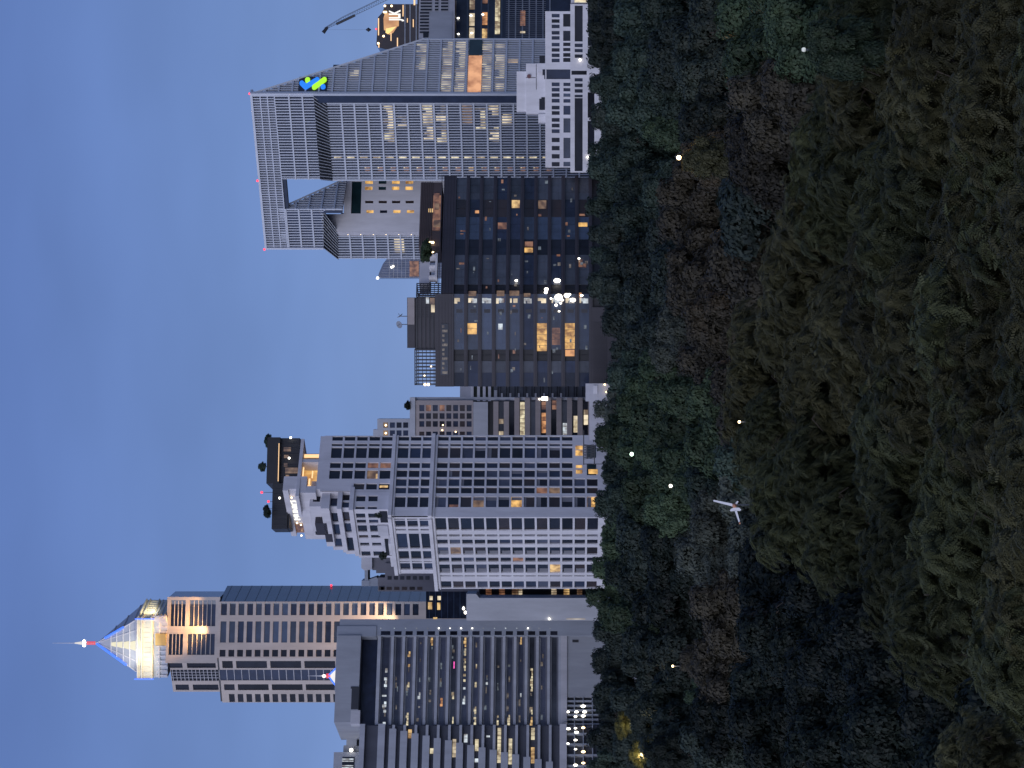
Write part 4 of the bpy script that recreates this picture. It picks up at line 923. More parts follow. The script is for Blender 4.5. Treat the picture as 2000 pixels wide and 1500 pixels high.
mb = MB(); mb.tube([(cx, 690, za-.4), (cx, 690, za+.9)], [.75, .75], 8); mb.build('red_ring', M['redring'], r)
mb = MB(); mb.ball((cx, 689.5, za+1.6), .5, 6); mb.build('spire_lamp', M['hot'], r)
mb = MB(); mb.tube([(cx, 690, za+.8), (cx, 690, za+7)], [.25, .05], 6); mb.build('spire', M['white'], r)
# ================================================================ dark glass office block in the middle
BL = Face(745, 590, 926, 589); BR = Face(926, 589, 1156, 606)
r = thing('dark_office', 'dark glass office block with roof lattice and scattered amber windows in the centre', 'office block', base(BL, 926))
rng = random.Random(21)
zt = BL.Z(872, 900)
b2_ = BR.pt(BR.L, -.8, 0)[:2]; b0_ = BL.pt(0, -.8, 0)[:2]; bm = (BR.pt(0, 0, 0)[0], BR.pt(0, 0, 0)[1]+.8)
mb = MB(); mb.prism([b0_, bm, b2_, (b2_[0], 640), (b0_[0], 640)], 0, zt); mb.build('core', M['black'], r)
mb = MB()
for f, u in ((BL, 900), (BR, 926)):
    f.fbox(mb, 0, f.L-.004, f.Z(886, u), f.Z(861 if f is BR else 850, u), -1.5, .3)
    for v in (856, 862, 868, 874, 880): f.fbox(mb, 0, f.L-.01, f.Z(v+1.2, u), f.Z(v, u), .301, .42)
mb.build('parapet', M['brown'], r)
mb = MB()
for a in (752, 762, 772, 785, 788): pass
mb = MB(); BL.pbox(mb, 800, 868, 862, 876, .43, .5, 900); BL.pbox(mb, 768, 797, 861, 875, .43, .5, 900); mb.build('pale_panel', M['ggrey'], r)
mb = MB()
for i in range(11): BL.pbox(mb, 770+i*9, 775+i*9, 863.5, 868 if i % 3 else 874, .501, .55, 900)
mb.build('lit_panel', M['lclut'], r)
seg = {0: [(745, 772, 'gnavy'), (772, 795, 'ggrey'), (795, 817, 'black'), (817, 926, 'gblue')], 1: [(926, 946, 'black'), (946, 1004, 'ggrey'), (1004, 1034, 'gdark'), (1034, 1078, 'gblue'), (1078, 1112, 'gbrown'), (1112, 1154, 'ggrey')]}
for k in range(10):
    v = 886+27.15*k
    for fi, (f, u) in enumerate(((BL, 900), (BR, 926))):
        mb = MB(); f.fbox(mb, 0, f.L-.004, f.Z(v+27.1, u), f.Z(v+20.2, u), -1, .25); f.fbox(mb, 0, f.L-.01, f.Z(v+24.5, u), f.Z(v+23.7, u), .251, .36); mb.build('slab', M['brown'], r)
        for (a, b, m_) in seg[fi]:
            sh = rng.uniform(-3, 3) if fi else 0
            mb = MB(); f.fbox(mb, f.S(a)+.02, f.S(b)-.02, f.Z(v+20.1, u), f.Z(v+.1, u), -.75, -.5 if m_ != 'black' else -.72)
            n = max(2, int((b-a)/13))
            for i in range(1, n): x = f.S(a)+(f.S(b)-f.S(a))*i/n; f.fbox(mb, x-.05, x+.05, f.Z(v+20.1, u), f.Z(v+.1, u), -.499, -.42)
            if m_ in ('gblue', 'ggrey'): f.fbox(mb, f.S(a)+.02, f.S(b)-.02, f.Z(v+14.2, u), f.Z(v+13.6, u), -.498, -.43)
            mb.build('window_band', M[m_ if rng.random() < .8 or m_ == 'black' else 'gnavy'], r)
    # pale stair windows at the bend
    for (a, b, c, d) in [(908, 917, 1.5, 6), (908, 917, 8, 18), (912, 918, 1.5, 13)]:
        if rng.random() < .85:
            mb = MB(); BL.pbox(mb, a+rng.uniform(-1, 1), b, v+c, v+d+rng.uniform(-2, 1), -.49, -.3, 900); mb.build('stair_window', M['lcool' if rng.random() < .45 else 'lgrey'], r)
    mb = MB(); BL.pbox(mb, 889, 896, v+5, v+17, -.497, -.4, 900); mb.build('vent_panel', M['darkmetal'], r)
def dl(x0, x1, y0, y1, m_, o=-.41):       # photo rows x0-x1, photo columns y0-y1
    f, u = (BL, 900) if y0 > 574 else (BR, 926)
    n = max(1, int((y1-y0)/11)); w0, w1 = f.S(1500-y1), f.S(1500-y0)
    for i in range(n):
        mb = MB(); f.fbox(mb, w0+(w1-w0)*i/n+.04, w0+(w1-w0)*(i+1)/n-.04, f.Z(x1, u), f.Z(x0, u), o-.1, o); mb.build('lit_or_glint_window', M[m_], r)
for a in [(911.5, 931, 631, 653, 'lamber'), (973, 981.5, 632, 644, 'lcool'), (1048.5, 1068, 631, 686, 'lamber'), (1103.5, 1122.5, 631, 682, 'lamber'), (1104, 1122, 683, 696, 'lorange'), (1078, 1094, 640, 674, 'lbrown'), (1023.5, 1040, 482, 491.5, 'lamber'),
          (915, 930, 567, 577, 'ldim'), (970, 985, 566, 577, 'ldim'), (995, 1014, 566, 576, 'ldim'), (1023, 1036, 571, 578, 'ldim'), (997, 1013, 389, 405, 'lwarm'), (1050, 1066, 389.5, 406, 'ldim'), (970, 988, 433, 446, 'lbrown'), (1024, 1040, 470, 480, 'lbrown'),
          (1130, 1148, 433, 441, 'lamber'), (1132, 1143, 416, 420, 'lbrown'), (924, 932, 409, 415, 'lorange'), (896, 906, 448, 451, 'lbrown'), (895, 905, 511, 515, 'lbrown'), (1126, 1138, 505, 520, 'lbrown'), (1087, 1094, 495, 499, 'lorange'), (1131, 1136, 570, 580, 'lorange')]: dl(*a)
mb = MB()
for (x, y, s) in [(1091, 580, .85), (1088, 549, .6), (1067, 566, .45), (1107, 577, .6), (1119, 586, .55), (1086, 596, .35), (1095, 592, .3), (1008, 549, .32), (1066, 572, .4), (1131, 506, .28), (1092, 608, .2), (1076, 583, .25), (1112, 575, .3), (1098, 586, .3), (1136, 577, .3)]:  # bright cluster stands in for a lamp reflected in the glass
    f, u = (BL, 900) if y > 574 else (BR, 926); mb = MB(); mb.ball(f.pt(f.S(1500-y), .3, f.Z(x, u)), s, 6, 0, 1+rng.random()*.6); mb.build('wall_lamp_or_glint', M['hot'], r)
for _ in range(70):  # scattered glowing bits imitate faint reflections in the panes
    f, u = (BL, 900) if rng.random() < .35 else (BR, 926); a = rng.uniform(1, f.L-2); k = rng.randrange(10); v = 886+27.15*k+rng.uniform(1, 15)
    z = f.Z(v, u); mb = MB(); f.fbox(mb, a, a+rng.uniform(.15, 1.3), z-rng.uniform(.2, .9), z, -.41, -.38); mb.build('lit_or_glint_window', M[rng.choice(['lclut', 'lclut2', 'lclut2', 'lbrown'])], r)
# lower right end: louvred base
mb = MB()
for i in range(7): BL.fbox(mb, 0, BL.S(870), BL.Z(1160+i*4, 900), BL.Z(1157.6+i*4, 900), .26, .5)
BL.fbox(mb, 0, BL.S(900), 0, BL.Z(1156, 900), -.9, .24); mb.build('louvred_base', M['brown'], r)
# roof: penthouse, lattices, crown
mb = MB(); BL.pbox(mb, 820, 919, 794, 809, -9, -2, 900); BL.pbox(mb, 815, 919, 809, 851, -9, -2.6, 900); ph_ = mb.build('penthouse', M['brown'], r)
mb = MB(); BL.pbox(mb, 866, 918.5, 795, 808.5, -1.99, -1.8, 900); mb.build('penthouse_panel', M['beige'], ph_)
mb = MB()
for i in range(5): BL.pbox(mb, 815, 919, 812+8*i, 814+8*i, -2.59, -2.3, 900)
for i in range(9): BL.pbox(mb, 880+i*4.5, 881+i*4.5, 810, 846, -2.58, -2.35, 900)
mb.build('lattice_panel', M['darkmetal'], r)
for (u0, u1, v0, v1, m_) in [(907, 920, 831, 837, 'lcool'), (890, 905, 841, 848, 'lgrey'), (906, 918, 839, 848, 'ldim')]:
    mb = MB(); BL.pbox(mb, u0, u1, v0, v1, -2.3, -2.1, 900); mb.build('lit_or_glint_window', M[m_], r)
def lattice(f, u0, u1, v0, v1, nu, nv, o, ur, name='roof_lattice'):
    mb = MB(); t = .22
    for q in (0, -7):
        for i in range(nu+1): a = f.S(u0)+(f.S(u1)-f.S(u0))*i/nu; f.fbox(mb, a-t/2, a+t/2, f.Z(v1, ur), f.Z(v0, ur), o+q-.15, o+q)
    for i in range(nv+1):
        z = f.Z(v0+(v1-v0-6)*i/nv, ur); f.fbox(mb, f.S(u0), f.S(u1), z-.3 if i == 0 else z-.15, z, o-.3, o+.02)
        if i == 0: f.fbox(mb, f.S(u0), f.S(u1), z-.3, z, o-7.3, o-7)
    for a in (f.S(u0), f.S(u1)): f.fbox(mb, a-.15, a+.15, f.Z(v0+1.5, ur), f.Z(v0, ur), o-7, o-.31)
    return mb.build(name, M['darkmetal'], r)
lattice(BL, 748, 817, 808, 852, 10, 5, -2, 900)
lattice(BL, 920, 926, 812, 852, 2, 6, -2, 900); lattice(BR, 927, 950, 812, 860, 6, 6, -1, 926)
mb = MB()
for (u, v) in [(748.5, 829), (748.5, 835.5), (766, 828), (784, 841)]: mb.ball(BL.pt(BL.S(u), -1.6, BL.Z(v, 900)), .38 if u < 750 else .2, 6)
mb.build('roof_lamp', M['hotwarm'], r)
mb = MB(); BR.pbox(mb, 1022, 1146, 819.5, 862, -10, -.6, 1080)
for i in range(7): BR.pbox(mb, 1022, 1146, 821+3.4*i, 822.6+3.4*i, -.59, -.3, 1080)
mb.build('slatted_crown', wall_mat('umber_slats', (.075, .055, .052), .6), r)
mb = MB(); BR.pbox(mb, 1052, 1120, 845, 860, -.58, -.45, 1080); mb.build('lit_lounge', M['lbrown'], r)
for (u0, u1, v0, v1, m_) in [(1092, 1104, 848, 857, 'ldim'), (1111, 1124, 846, 857, 'lbrown'), (1058, 1072, 847, 861, 'ldim'), (1087, 1094, 836, 845, 'lwarm')]:
    mb = MB(); BR.pbox(mb, u0, u1, v0, v1, -.44, -.35, 1080); mb.build('lit_or_glint_window', M[m_], r)
for (u, v) in [(1025, 839), (1025, 842.5), (1025, 846), (1007, 846)]:
    mb = MB(); mb.ball(BR.pt(BR.S(u), .4, BR.Z(v, 1030)), .36, 6); mb.build('roof_lamp', M['hotwarm'], r)
mb = MB(); BR.pbox(mb, 957, 1000, 818, 838, -9, -3, 980); mb.build('roof_plant_room', M['pale'], r)
mb = MB(); BR.pbox(mb, 957, 1004, 850, 854.5, -3, .5, 980)
for u in (960, 980, 1001): BR.pbox(mb, u-1.4, u+1.4, 838, 850, -2.8, .3, 980)
mb.build('roof_pergola', M['white'], r)
# dish aerials
def dish(u, v, tilt, R_):
    t = thing('satellite_dish', '', 'satellite dish', BL.pt(BL.S(u), -5, BL.Z(794, 900)))
    c = Vector(BL.pt(BL.S(u), -5, BL.Z(v, 900))); mb = MB(); n = 14
    mb.tube([(c.x, c.y, BL.Z(794, 900)), (c.x, c.y, c.z)], [.12, .1], 6); mb.build('pole', M['steel'], t)
    ax = Vector((math.sin(tilt)*.8, -.75*abs(math.cos(tilt)), .55)).normalized(); x = ax.orthogonal().normalized(); y = ax.cross(x)
    mb = MB(); v_, f_ = [], []
    for side in (0, .06):
        for i in range(5):
            rr = R_*i/4; h = .28*R_*(i/4)**2
            for k in range(n): q = 2*math.pi*k/n; v_.append(tuple(c+ax*(h-side)+(x*math.cos(q)+y*math.sin(q))*max(rr, .01)))
    for sd in (0, 1):
        for i in range(4):
            for k in range(n): a = sd*5*n+i*n+k; b = sd*5*n+i*n+(k+1) % n; f_.append((a, b, b+n, a+n) if sd == 0 else (a, a+n, b+n, b))
    for k in range(n): a = 4*n+k; b = 4*n+(k+1) % n; f_.append((a, b, b+5*n, a+5*n))
    mb.add(v_, f_); mb.build('dish', M['core'], t)
    mb = MB(); mb.tube([c, c+ax*R_*.8], [.05, .05], 5); mb.ball(c+ax*R_*.82, .13, 5); mb.build('feed_horn', M['steel'], t)
    return t
t = dish(1500-634, 778, -.4, 1.05); t['label'] = 'large round satellite dish facing the viewer on the dark office roof'
t = dish(1500-618, 779, 1.45, .95); t['label'] = 'satellite dish turned edge-on beside the larger round dish'
# ================================================================ blocks between white tower and dark office
MA = Face(640, 690, 727, 690)
r = thing('beige_office', 'grey beige office block with lit window bands behind the white tower', 'office block', base(MA, 690))
W = Win(r, 'window', 96)
hs = []
for k in range(8):
    v = 819+13.2*k
    for a, b in [(697, 709), (682, 693), (666.5, 677.5), (645, 657)]:
        R = MA.rect(a, b, v, v+9.7, 690); hs.append(R); W.add(MA, R, {(0, 6): 'gbrown'}.get((0, k), rng.choice(['gnavy', 'gnavy', 'gdark', 'gbrown'])) if not (k, a) in ((1, 697), (3, 697)) else 'lbrown', -.3)
mb = MB(); R = MA.rect(640, 718, 811, 924, 690); MA.holes(mb, R, hs, 0, .4); MA.fbox(mb, R[0], R[1]-.02, R[2], R[3]-.02, -12, -.42); MA.fbox(mb, R[1]-.2, R[1], R[2], R[3]-.01, -12, -.003); MA.fbox(mb, R[0], R[1]-.21, R[3]-.2, R[3]-.004, -12, -.004)
mb.build('upper_wall', M['beige'], r)
mb = MB(); MA.pbox(mb, 640, 724, 800.5, 811, -13, .4, 690); MA.pbox(mb, 718, 724, 811, 1200, -13, -1, 690); mb.build('parapet', M['slab'], r)
mb = MB(); MA.pbox(mb, 648, 715, 924.5, 953, -8, .25, 690); mb.build('blank_panel', M['slab'], r)
mb = MB(); MA.pbox(mb, 640, 716, 924, 1200, -12, -.6, 690); mb.build('core', M['black'], r)
for k in range(10):
    v = 964+20.55*k-.5
    mb = MB(); MA.pbox(mb, 640, 716 if k < 2 else 723.5, v, v+10, -.9, .1, 690); mb.build('spandrel', M['beige'], r)
    mb = MB(); MA.pbox(mb, 640, 716, v+10.05, v+20.4, -.59, -.4, 690)
    for i in range(14): MA.pbox(mb, 640+i*5.5, 640.4+i*5.5, v+10.05, v+20.4, -.399, -.3, 690)
    mb.build('window_band', M['gdark' if k % 3 else 'ggrey'], r)
for v, y0, y1, m_ in [(1015.6, 785, 800, 'lpale'), (1015.6, 801, 850, 'lpale'), (1057.5, 806, 846, 'lorange'), (1057.5, 784, 800, 'lbrown'), (1099, 826, 850, 'lcool'), (1120, 812, 845, 'lgrey'), (1120, 822, 843, 'lpale'), (1078, 782, 800, 'lbrown'), (974, 818, 828, 'lgrey'), (974, 842, 850, 'lgrey'), (1140, 800, 830, 'lgrey')]:
    n = max(1, int((y1-y0)/8))
    for i in range(n):
        a0, a1 = MA.S(1500-y1), MA.S(1500-y0); R = (a0+(a1-a0)*i/n+.05, a0+(a1-a0)*(i+1)/n-.05, MA.Z(v+9.2, 690), MA.Z(v+.3, 690)); W.add(MA, R, m_, -.2)
mb = MB()
for (u0, u1, v0, v1) in [(718, 725, 1058, 1069.5), (719, 722, 1052.5, 1055.5)]: MA.pbox(mb, u0, u1, v0, v1, .1, .3, 690)
mb.build('floodlight', M['hot'], r)
for (u, v) in [(656.5, 890), (669.8, 865), (660, 864)]:
    mb = MB(); mb.ball(MA.pt(MA.S(u), .2, MA.Z(v, 690)), .24, 6); mb.build('room_lamp', M['hotwarm'], r)
W.finish()
MC = Face(638, 780, 690, 780)
r = thing('small_grey_block', 'small grey block with eight square windows, two lit, behind the beige office', 'building', base(MC, 660))
hs = []; W = Win(r)
for k in range(5):
    v = 748.5+13*k
    for a, b in [(664.5, 675), (649, 659.5)]:
        R = MC.rect(a, b, v, v+9.8, 660); hs.append(R); W.add(MC, R, 'ldim' if k == 0 else 'gnavy', -.3)
mb = MB(); R = MC.rect(638, 682, 737, 812, 660); MC.holes(mb, R, hs, 0, .4); MC.fbox(mb, R[0], R[1]-.02, 0, R[3]-.02, -9, -.42); MC.fbox(mb, R[1]-.2, R[1], 0, R[3]-.004, -9, -.003); MC.pbox(mb, 640, 661, 728, 737, -8, -2, 660); mb.build('wall', M['slab'], r); W.finish()
for a in (664.5, 649):
    mb = MB(); mb.ball(MC.pt(MC.S(a+5), -.1, MC.Z(753.5, 660)), .36, 6); mb.build('room_lamp', M['hotwarm'], r)
MD = Face(715, 800, 752, 800)
r = thing('blue_grey_block', 'blue grey block with white balcony stripes in the gap left of the dark office', 'building', base(MD, 735))
mb = MB(); MD.pbox(mb, 715, 752, 935, 1300, -10, -.5, 735); mb.build('wall', M['ggrey'], r)
mb = MB(); MD.pbox(mb, 715, 752, 898, 919, -10, -1.5, 735); MD.pbox(mb, 715, 752, 919, 935, -10, -1.4, 735); mb.build('roof_box', M['pale'], r)
for v in (919.5, 932, 943, 953.5):
    mb = MB(); MD.pbox(mb, 715, 752, v, v+5.5, -.9, .4, 735); mb.build('balcony_parapet', M['white'], r)
mb = MB(); MD.pbox(mb, 715, 752, 925.2, 964, -.49, -.4, 735); mb.build('planted_terrace', LEAF['dark'], r)
for i in range(11):
    v = 966+16.5*i
    mb = MB(); MD.pbox(mb, 715, 752, v+6, v+7.6, -.49, -.1, 735); MD.pbox(mb, 715, 752, v+11, v+12.6, -.49, -.1, 735); mb.build('rail', M['gdark'], r)
    if i < 9:
        mb = MB(); MD.pbox(mb, 724, 738 if i == 0 else 732, v-4 if i else v-1, v-.5 if i else v+5, -.49, .2, 735); mb.build('bright_panel', M['pale'], r)
ME = Face(640, 560, 752, 560)
r = thing('low_podium', 'low pale grey podium wall between the trees and the beige office', 'building', base(ME, 700))
mb = MB(); ME.pbox(mb, 640, 751, 1151, 1300, -8, 0, 700); ME.pbox(mb, 716, 751, 1144, 1151, -8, -2, 700); mb.build('wall', M['pale'], r)
mb = MB(); ME.pbox(mb, 731, 747, 1159, 1167, .01, .3, 700); mb.build('sign_panel', M['white'], r)
for u, v, s in [(749, 1181, .25), (735, 1184, .25)]:
    mb = MB(); mb.ball(ME.pt(ME.S(u), .5, ME.Z(v, 700)), s, 6); mb.build('wall_lamp_or_glint', M['hotwarm'], r)
# steel aerial frame at the white tower's foot
AF = Face(560, 548, 650, 548)
r = thing('steel_frame', 'thin dark steel lattice frame at the foot of the white tower', 'steel frame', base(AF, 610))
mb = MB()
for v in (1139, 1160): AF.pbox(mb, 592, 630 if v > 1150 else 660, v, v+2, -.3, 0, 610)
for i in range(9):
    u = 632-i*3.2; mb.tube([AF.pt(AF.S(u), 0, AF.Z(1141, 610)), AF.pt(AF.S(u-3), 0, AF.Z(1160, 610))], [.1, .1], 4); mb.tube([AF.pt(AF.S(u-3), 0, AF.Z(1141, 610)), AF.pt(AF.S(u), 0, AF.Z(1160, 610))], [.1, .1], 4)
for u in (593, 629): AF.pbox(mb, u, u+1.4, 1139, 1300, -.35, -.05, 610)
mb.build('truss', M['darkmetal'], r)

# ================================================================ far towers
FG = Face(950, 1150, 996, 1150)
r = thing('curved_glass_tower', 'far pale glass tower with curved top left of the finned tower', 'tower', base(FG, 975))
mb = MB(); top = [(FG.S(996), 30), (FG.S(996), FG.Z(757, 970)), (FG.S(985), FG.Z(748, 970)), (FG.S(970), FG.Z(741.5, 970)), (FG.S(957), FG.Z(737, 970)), (FG.S(957), 30)]
extrude(FG, mb, [(x, z) for x, z in top], -10, 0); mb.build('glass_wall', M['gsky'], r)
mb = MB()
for i in range(8): FG.pbox(mb, 957.5+i*5, 958+i*5, 742-(i*0 if i < 3 else 0)+(1.6*i), 900, .01, .2, 970)
for i in range(9): FG.pbox(mb, 957, 996, 760+i*8, 760.8+i*8, .01, .15, 970)
mb.build('mullions', M['slab'], r)
mb = MB(); FG.pbox(mb, 960, 990, 800, 818, .16, .3, 970); mb.build('lit_floor', M['lbrown'], r)
mb = MB(); mb.ball(FG.pt(FG.S(957), .2, FG.Z(737.5, 957)), .7, 6); mb.ball(FG.pt(FG.S(978), .4, FG.Z(765, 957)), .55, 6); mb.ball(FG.pt(FG.S(980), .4, FG.Z(768, 957)), .5, 6); mb.build('roof_lamp', M['hot'], r)

RG = Face(1400, 780, 1570, 790)
r = thing('blue_glass_tower', 'dark blue glass tower with lit floors at the right edge behind the finned tower', 'tower', base(RG, 1460))
mb = MB(); RG.pbox(mb, 1405, 1570, 876, 1300, -16, 0, 1460); mb.build('glass_wall', M['gnavy'], r)
mb = MB(); RG.pbox(mb, 1405, 1570, 876, 884, .01, .3, 1460); mb.build('blue_band', wall_mat('deep_blue_panel', (.015, .025, .11), .4), r)
for k in range(13):
    v = 912+13.4*k
    mb = MB(); RG.pbox(mb, 1405, 1570, v, v+2.4, .01, .35, 1460); mb.build('floor_edge', M['gblue' if k < 6 else 'core'], r)
mb = MB()
for i in range(26): RG.pbox(mb, 1424+i*4, 1424.5+i*4, 988, 1066, .36, .5, 1460)
mb.build('mullions', M['core'], r)
for v0, v1, y0, y1, m_ in [(917, 927, 0, 20, 'lgrey'), (917, 927, 27, 52, 'lgrey'), (917, 927, 55, 78, 'lgrey'), (942, 952, 0, 8, 'lbrown'), (942, 952, 25, 50, 'lorange'), (942, 952, 57, 78, 'lwarm'), (967, 976.5, 0, 68, 'lpale'), (1016, 1026, 22, 52, 'lbrown'), (1016, 1026, 62, 66, 'lgrey')]:
    n = max(1, int((y1-y0)/8))
    for i in range(n):
        mb = MB(); y = y0+(y1-y0)*i/n; RG.pbox(mb, 1500-y-(y1-y0)/n+.6, 1500-y, v0, v1, .36, .45, 1460); mb.build('lit_or_glint_window', M[m_], r)
for u, v in [(1463, 895), (1432, 896), (1468, 920), (1434, 922), (1470, 943)]:
    mb = MB(); mb.ball(RG.pt(RG.S(u), .7, RG.Z(v, 1460)), .3, 6, 0, 1.5); mb.build('window_lamp', M['hot'], r)
RW = Face(1410, 760, 1570, 766)
r = thing('grey_louvred_block', 'pale grey block with louvre slots and blank wall below the crane', 'building', base(RW, 1460))
mb = MB(); RW.pbox(mb, 1423, 1477, 839, 884, -10, .2, 1460); mb.build('blank_wall', M['slab'], r)
mb = MB(); RW.pbox(mb, 1426, 1570, 818, 888, -10, 0, 1460); mb.build('wall', M['pale'], r)
for i in range(11):
    mb = MB(); u = 1498-6.3*i
    if u > 1478:
        for (a, b) in ((821, 843), (849, 856), (861, 875)): RW.pbox(mb, u, u+3.2, a, b, .21, .3, 1460)
    else: RW.pbox(mb, u, u+3.2, 820, 838, .21, .3, 1460)
    mb.build('louvre_slot', M['gdark'], r)
mb = MB(); RW.pbox(mb, 1426, 1437, 827, 837, .31, .4, 1460); mb.build('window', M['gdark'], r)
RJ = Face(1400, 900, 1560, 900)
r = thing('gold_crown_tower', 'tower with gold lit crown and white glowing letters at the right edge', 'tower', base(RJ, 1460))
mb = MB(); e_ = [(1404, 830), (1492, 830), (1492, 752), (1476, 747), (1466, 738), (1412, 735), (1407, 741), (1404, 752)]
extrude(RJ, mb, [(RJ.S(u), RJ.Z(v, 1450)) for u, v in e_], -18, 0); extrude(RJ, mb, [(RJ.S(u), RJ.Z(v, 1450)) for u, v in [(1400, 1300), (1560, 1300), (1560, 815), (1400, 815)]], -22, -.5); mb.build('crown_wall', M['gbrown'], r)
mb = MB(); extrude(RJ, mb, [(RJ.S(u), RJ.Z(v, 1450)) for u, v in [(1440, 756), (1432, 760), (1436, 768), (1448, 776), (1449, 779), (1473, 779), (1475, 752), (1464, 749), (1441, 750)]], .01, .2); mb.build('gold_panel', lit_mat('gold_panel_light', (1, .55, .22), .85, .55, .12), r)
mb = MB(); extrude(RJ, mb, [(RJ.S(u), RJ.Z(v, 1450)) for u, v in [(1444, 754), (1448, 774), (1440, 766), (1433, 758), (1436, 753)]], .21, .3); mb.build('gold_lamp', lamp_mat('gold_lamp', (1, .66, .2), 1.25), r)
pm9 = 900/F
text_obj('JLK', RJ, RJ.S(1459.5), RJ.Z(781.5, 1450), 22.5/.72*pm9*.98, .4, 'swhite', r, 'sign', .47, .35, .16)
for (u0, u1, v0, v1) in [(1431, 1464, 738.5, 740.3), (1473, 1490, 786.5, 788.2), (1468, 1473, 786.4, 788), (1420, 1436, 763, 764.6), (1408, 1426, 775.5, 777.3), (1447, 1462, 806.5, 808), (1456, 1464, 795, 796.4), (1490, 1500, 808, 811), (1407, 1417, 739, 741)]:
    mb = MB(); RJ.pbox(mb, u0, u1, v0, v1, .05, .5, 1450); mb.build('edge_light', M['cove'], r)
for (u, v) in [(1488, 752), (1488, 765), (1476, 750.5), (1476, 754), (1429, 749.5), (1415, 739)]:
    mb = MB(); mb.ball(RJ.pt(RJ.S(u), .6, RJ.Z(v, 1450)), .45, 6); mb.build('crown_lamp', M['hotwarm'], r)
mb = MB()
for v in (790, 800, 812, 822): RJ.pbox(mb, 1404, 1492, v, v+2, .02, .3, 1450)
mb.build('floor_edge', M['core'], r)
beacon(RJ, 1443, 735, 1443, r, .4)
# tower crane jib with hanging hook block
DJ = 830
r = thing('crane_jib', 'dark lattice crane jib rising over the gold crown tower at the right edge', 'crane', P(1550, 780, DJ)[:2]+(0,))
a, b = Vector(P(1442, 634, DJ)), Vector(P(1516, 790, DJ)); dr = (b-a).normalized(); nv = Vector((-dr.z, 0, dr.x))
if nv.z < 0: nv = -nv
mb = MB(); L_ = (b-a).length
for (s, q) in ((0, 0), (1.1, -.7), (1.1, .7)): mb.tube([a+nv*s*.45+Vector((0, q, 0)), a+nv*s*1.25+dr*L_*.25+Vector((0, q, 0)), b+nv*s*1.4+Vector((0, q, 0))], [.1, .1, .1], 4)
n = 34
for i in range(n):
    p = a+dr*L_*i/n; p2 = a+dr*L_*(i+1)/n; h = 1.25*min(1, .4+i/n*3)
    for q in (-.7, .7): mb.tube([p, p+nv*h+dr*L_/n*.5+Vector((0, q, 0)), p2], [.05, .05, .05], 3)
mb.build('jib', M['steel'], r)
mb = MB(); mb.tube([a+dr*5, a+dr*13], [.5, .5], 5); mb.build('cable_drum', M['darkmetal'], r)
mb = MB(); mb.tube([a-dr*1.0-nv*.8, a+dr*1.5+nv*.4], [.75, .5], 6); mb.build('tip_sheave', M['darkmetal'], r)
mb = MB(); mb.tube([b+dr*0, (b.x, b.y, 0)], [1.2, 1.2], 4); mb.build('mast', M['steel'], r)
hk = Vector(P(1442, 720, DJ)); mb = MB(); mb.tube([a, hk+Vector((0, 0, .8))], [.035, .035], 4); mb.build('hoist_rope', M['steel'], r)
mb = MB(); mb.tube([hk+Vector((0, 0, 1.1)), hk+Vector((0, 0, .1)), hk-Vector((0, 0, 1.0))], [.12, .85, .1], 6); mb.build('hook_block', M['darkmetal'], r)
# ================================================================ trees
def mesh_np(name, verts, faces, mat):
    me = bpy.data.meshes.new(name); nv, nf = len(verts), len(faces)
    me.vertices.add(nv); me.vertices.foreach_set('co', verts.astype(np.float32).ravel())
    me.loops.add(nf*4); me.polygons.add(nf)
    me.loops.foreach_set('vertex_index', faces.astype(np.int32).ravel())
    me.polygons.foreach_set('loop_start', np.arange(0, nf*4, 4, dtype=np.int32)); me.polygons.foreach_set('loop_total', np.full(nf, 4, dtype=np.int32))
    me.update(calc_edges=True); me.materials.append(mat); return me
def rnd_dirs(R, n):
    v = R.normal(size=(n, 3)); return v/np.linalg.norm(v, axis=1)[:, None]
def lobes(R, n, flat=.75, spread=1.0):       # crown of unit radius, base at z 0.55, top about z 2.2
    out = []
    for i in range(n):
        t = i*2.399+R.uniform(-.4, .4); q = math.sqrt((i+.5)/n)*.74*spread
        h = 1.72-.85*q**1.7*flat+R.uniform(-.26, .16)
        out.append((q*math.cos(t), q*math.sin(t), h, R.uniform(.24, .42)))
    for i in range(max(3, n//2)):
        t = i*2.1+R.uniform(0, 1); out.append((.5*math.cos(t)*R.uniform(.5, 1.2), .5*math.sin(t)*R.uniform(.5, 1.2), R.uniform(.85, 1.15), R.uniform(.25, .42)))
    return out
def crown_broad(seed, nl=16, per=520, leaf=.062, flat=.75):
    R = np.random.default_rng(seed); V, Fa = [], []
    for (x, y, z, rad) in lobes(R, nl, flat):
        n = int(per*(rad/.33)**2); d = rnd_dirs(R, n); d[:, 2] = np.where(d[:, 2] < -.35, -d[:, 2], d[:, 2])
        bump = 1+.16*np.sin(d[:, 0]*7+seed)*np.cos(d[:, 1]*6+x*9)+.12*np.sin(d[:, 2]*11)
        rr = rad*bump*(R.uniform(.62, 1.12, n)**.6)
        c = np.array([x, y, z])+d*rr[:, None]*np.array([1, 1, .82])
        nn = d*1.0+rnd_dirs(R, n)*.48+np.array([0, 0, .3]); nn /= np.linalg.norm(nn, axis=1)[:, None]
        a = np.cross(nn, rnd_dirs(R, n)); a /= np.linalg.norm(a, axis=1)[:, None]; b = np.cross(nn, a)
        s = leaf*R.uniform(.55, 1.25, n)[:, None]; w_ = R.uniform(.35, .7, n)[:, None]
        q = np.stack([c-a*s, c-b*s*w_, c+a*s, c+b*s*w_], 1); V.append(q.reshape(-1, 3))
    V = np.concatenate(V); return V, np.arange(len(V)).reshape(-1, 4)
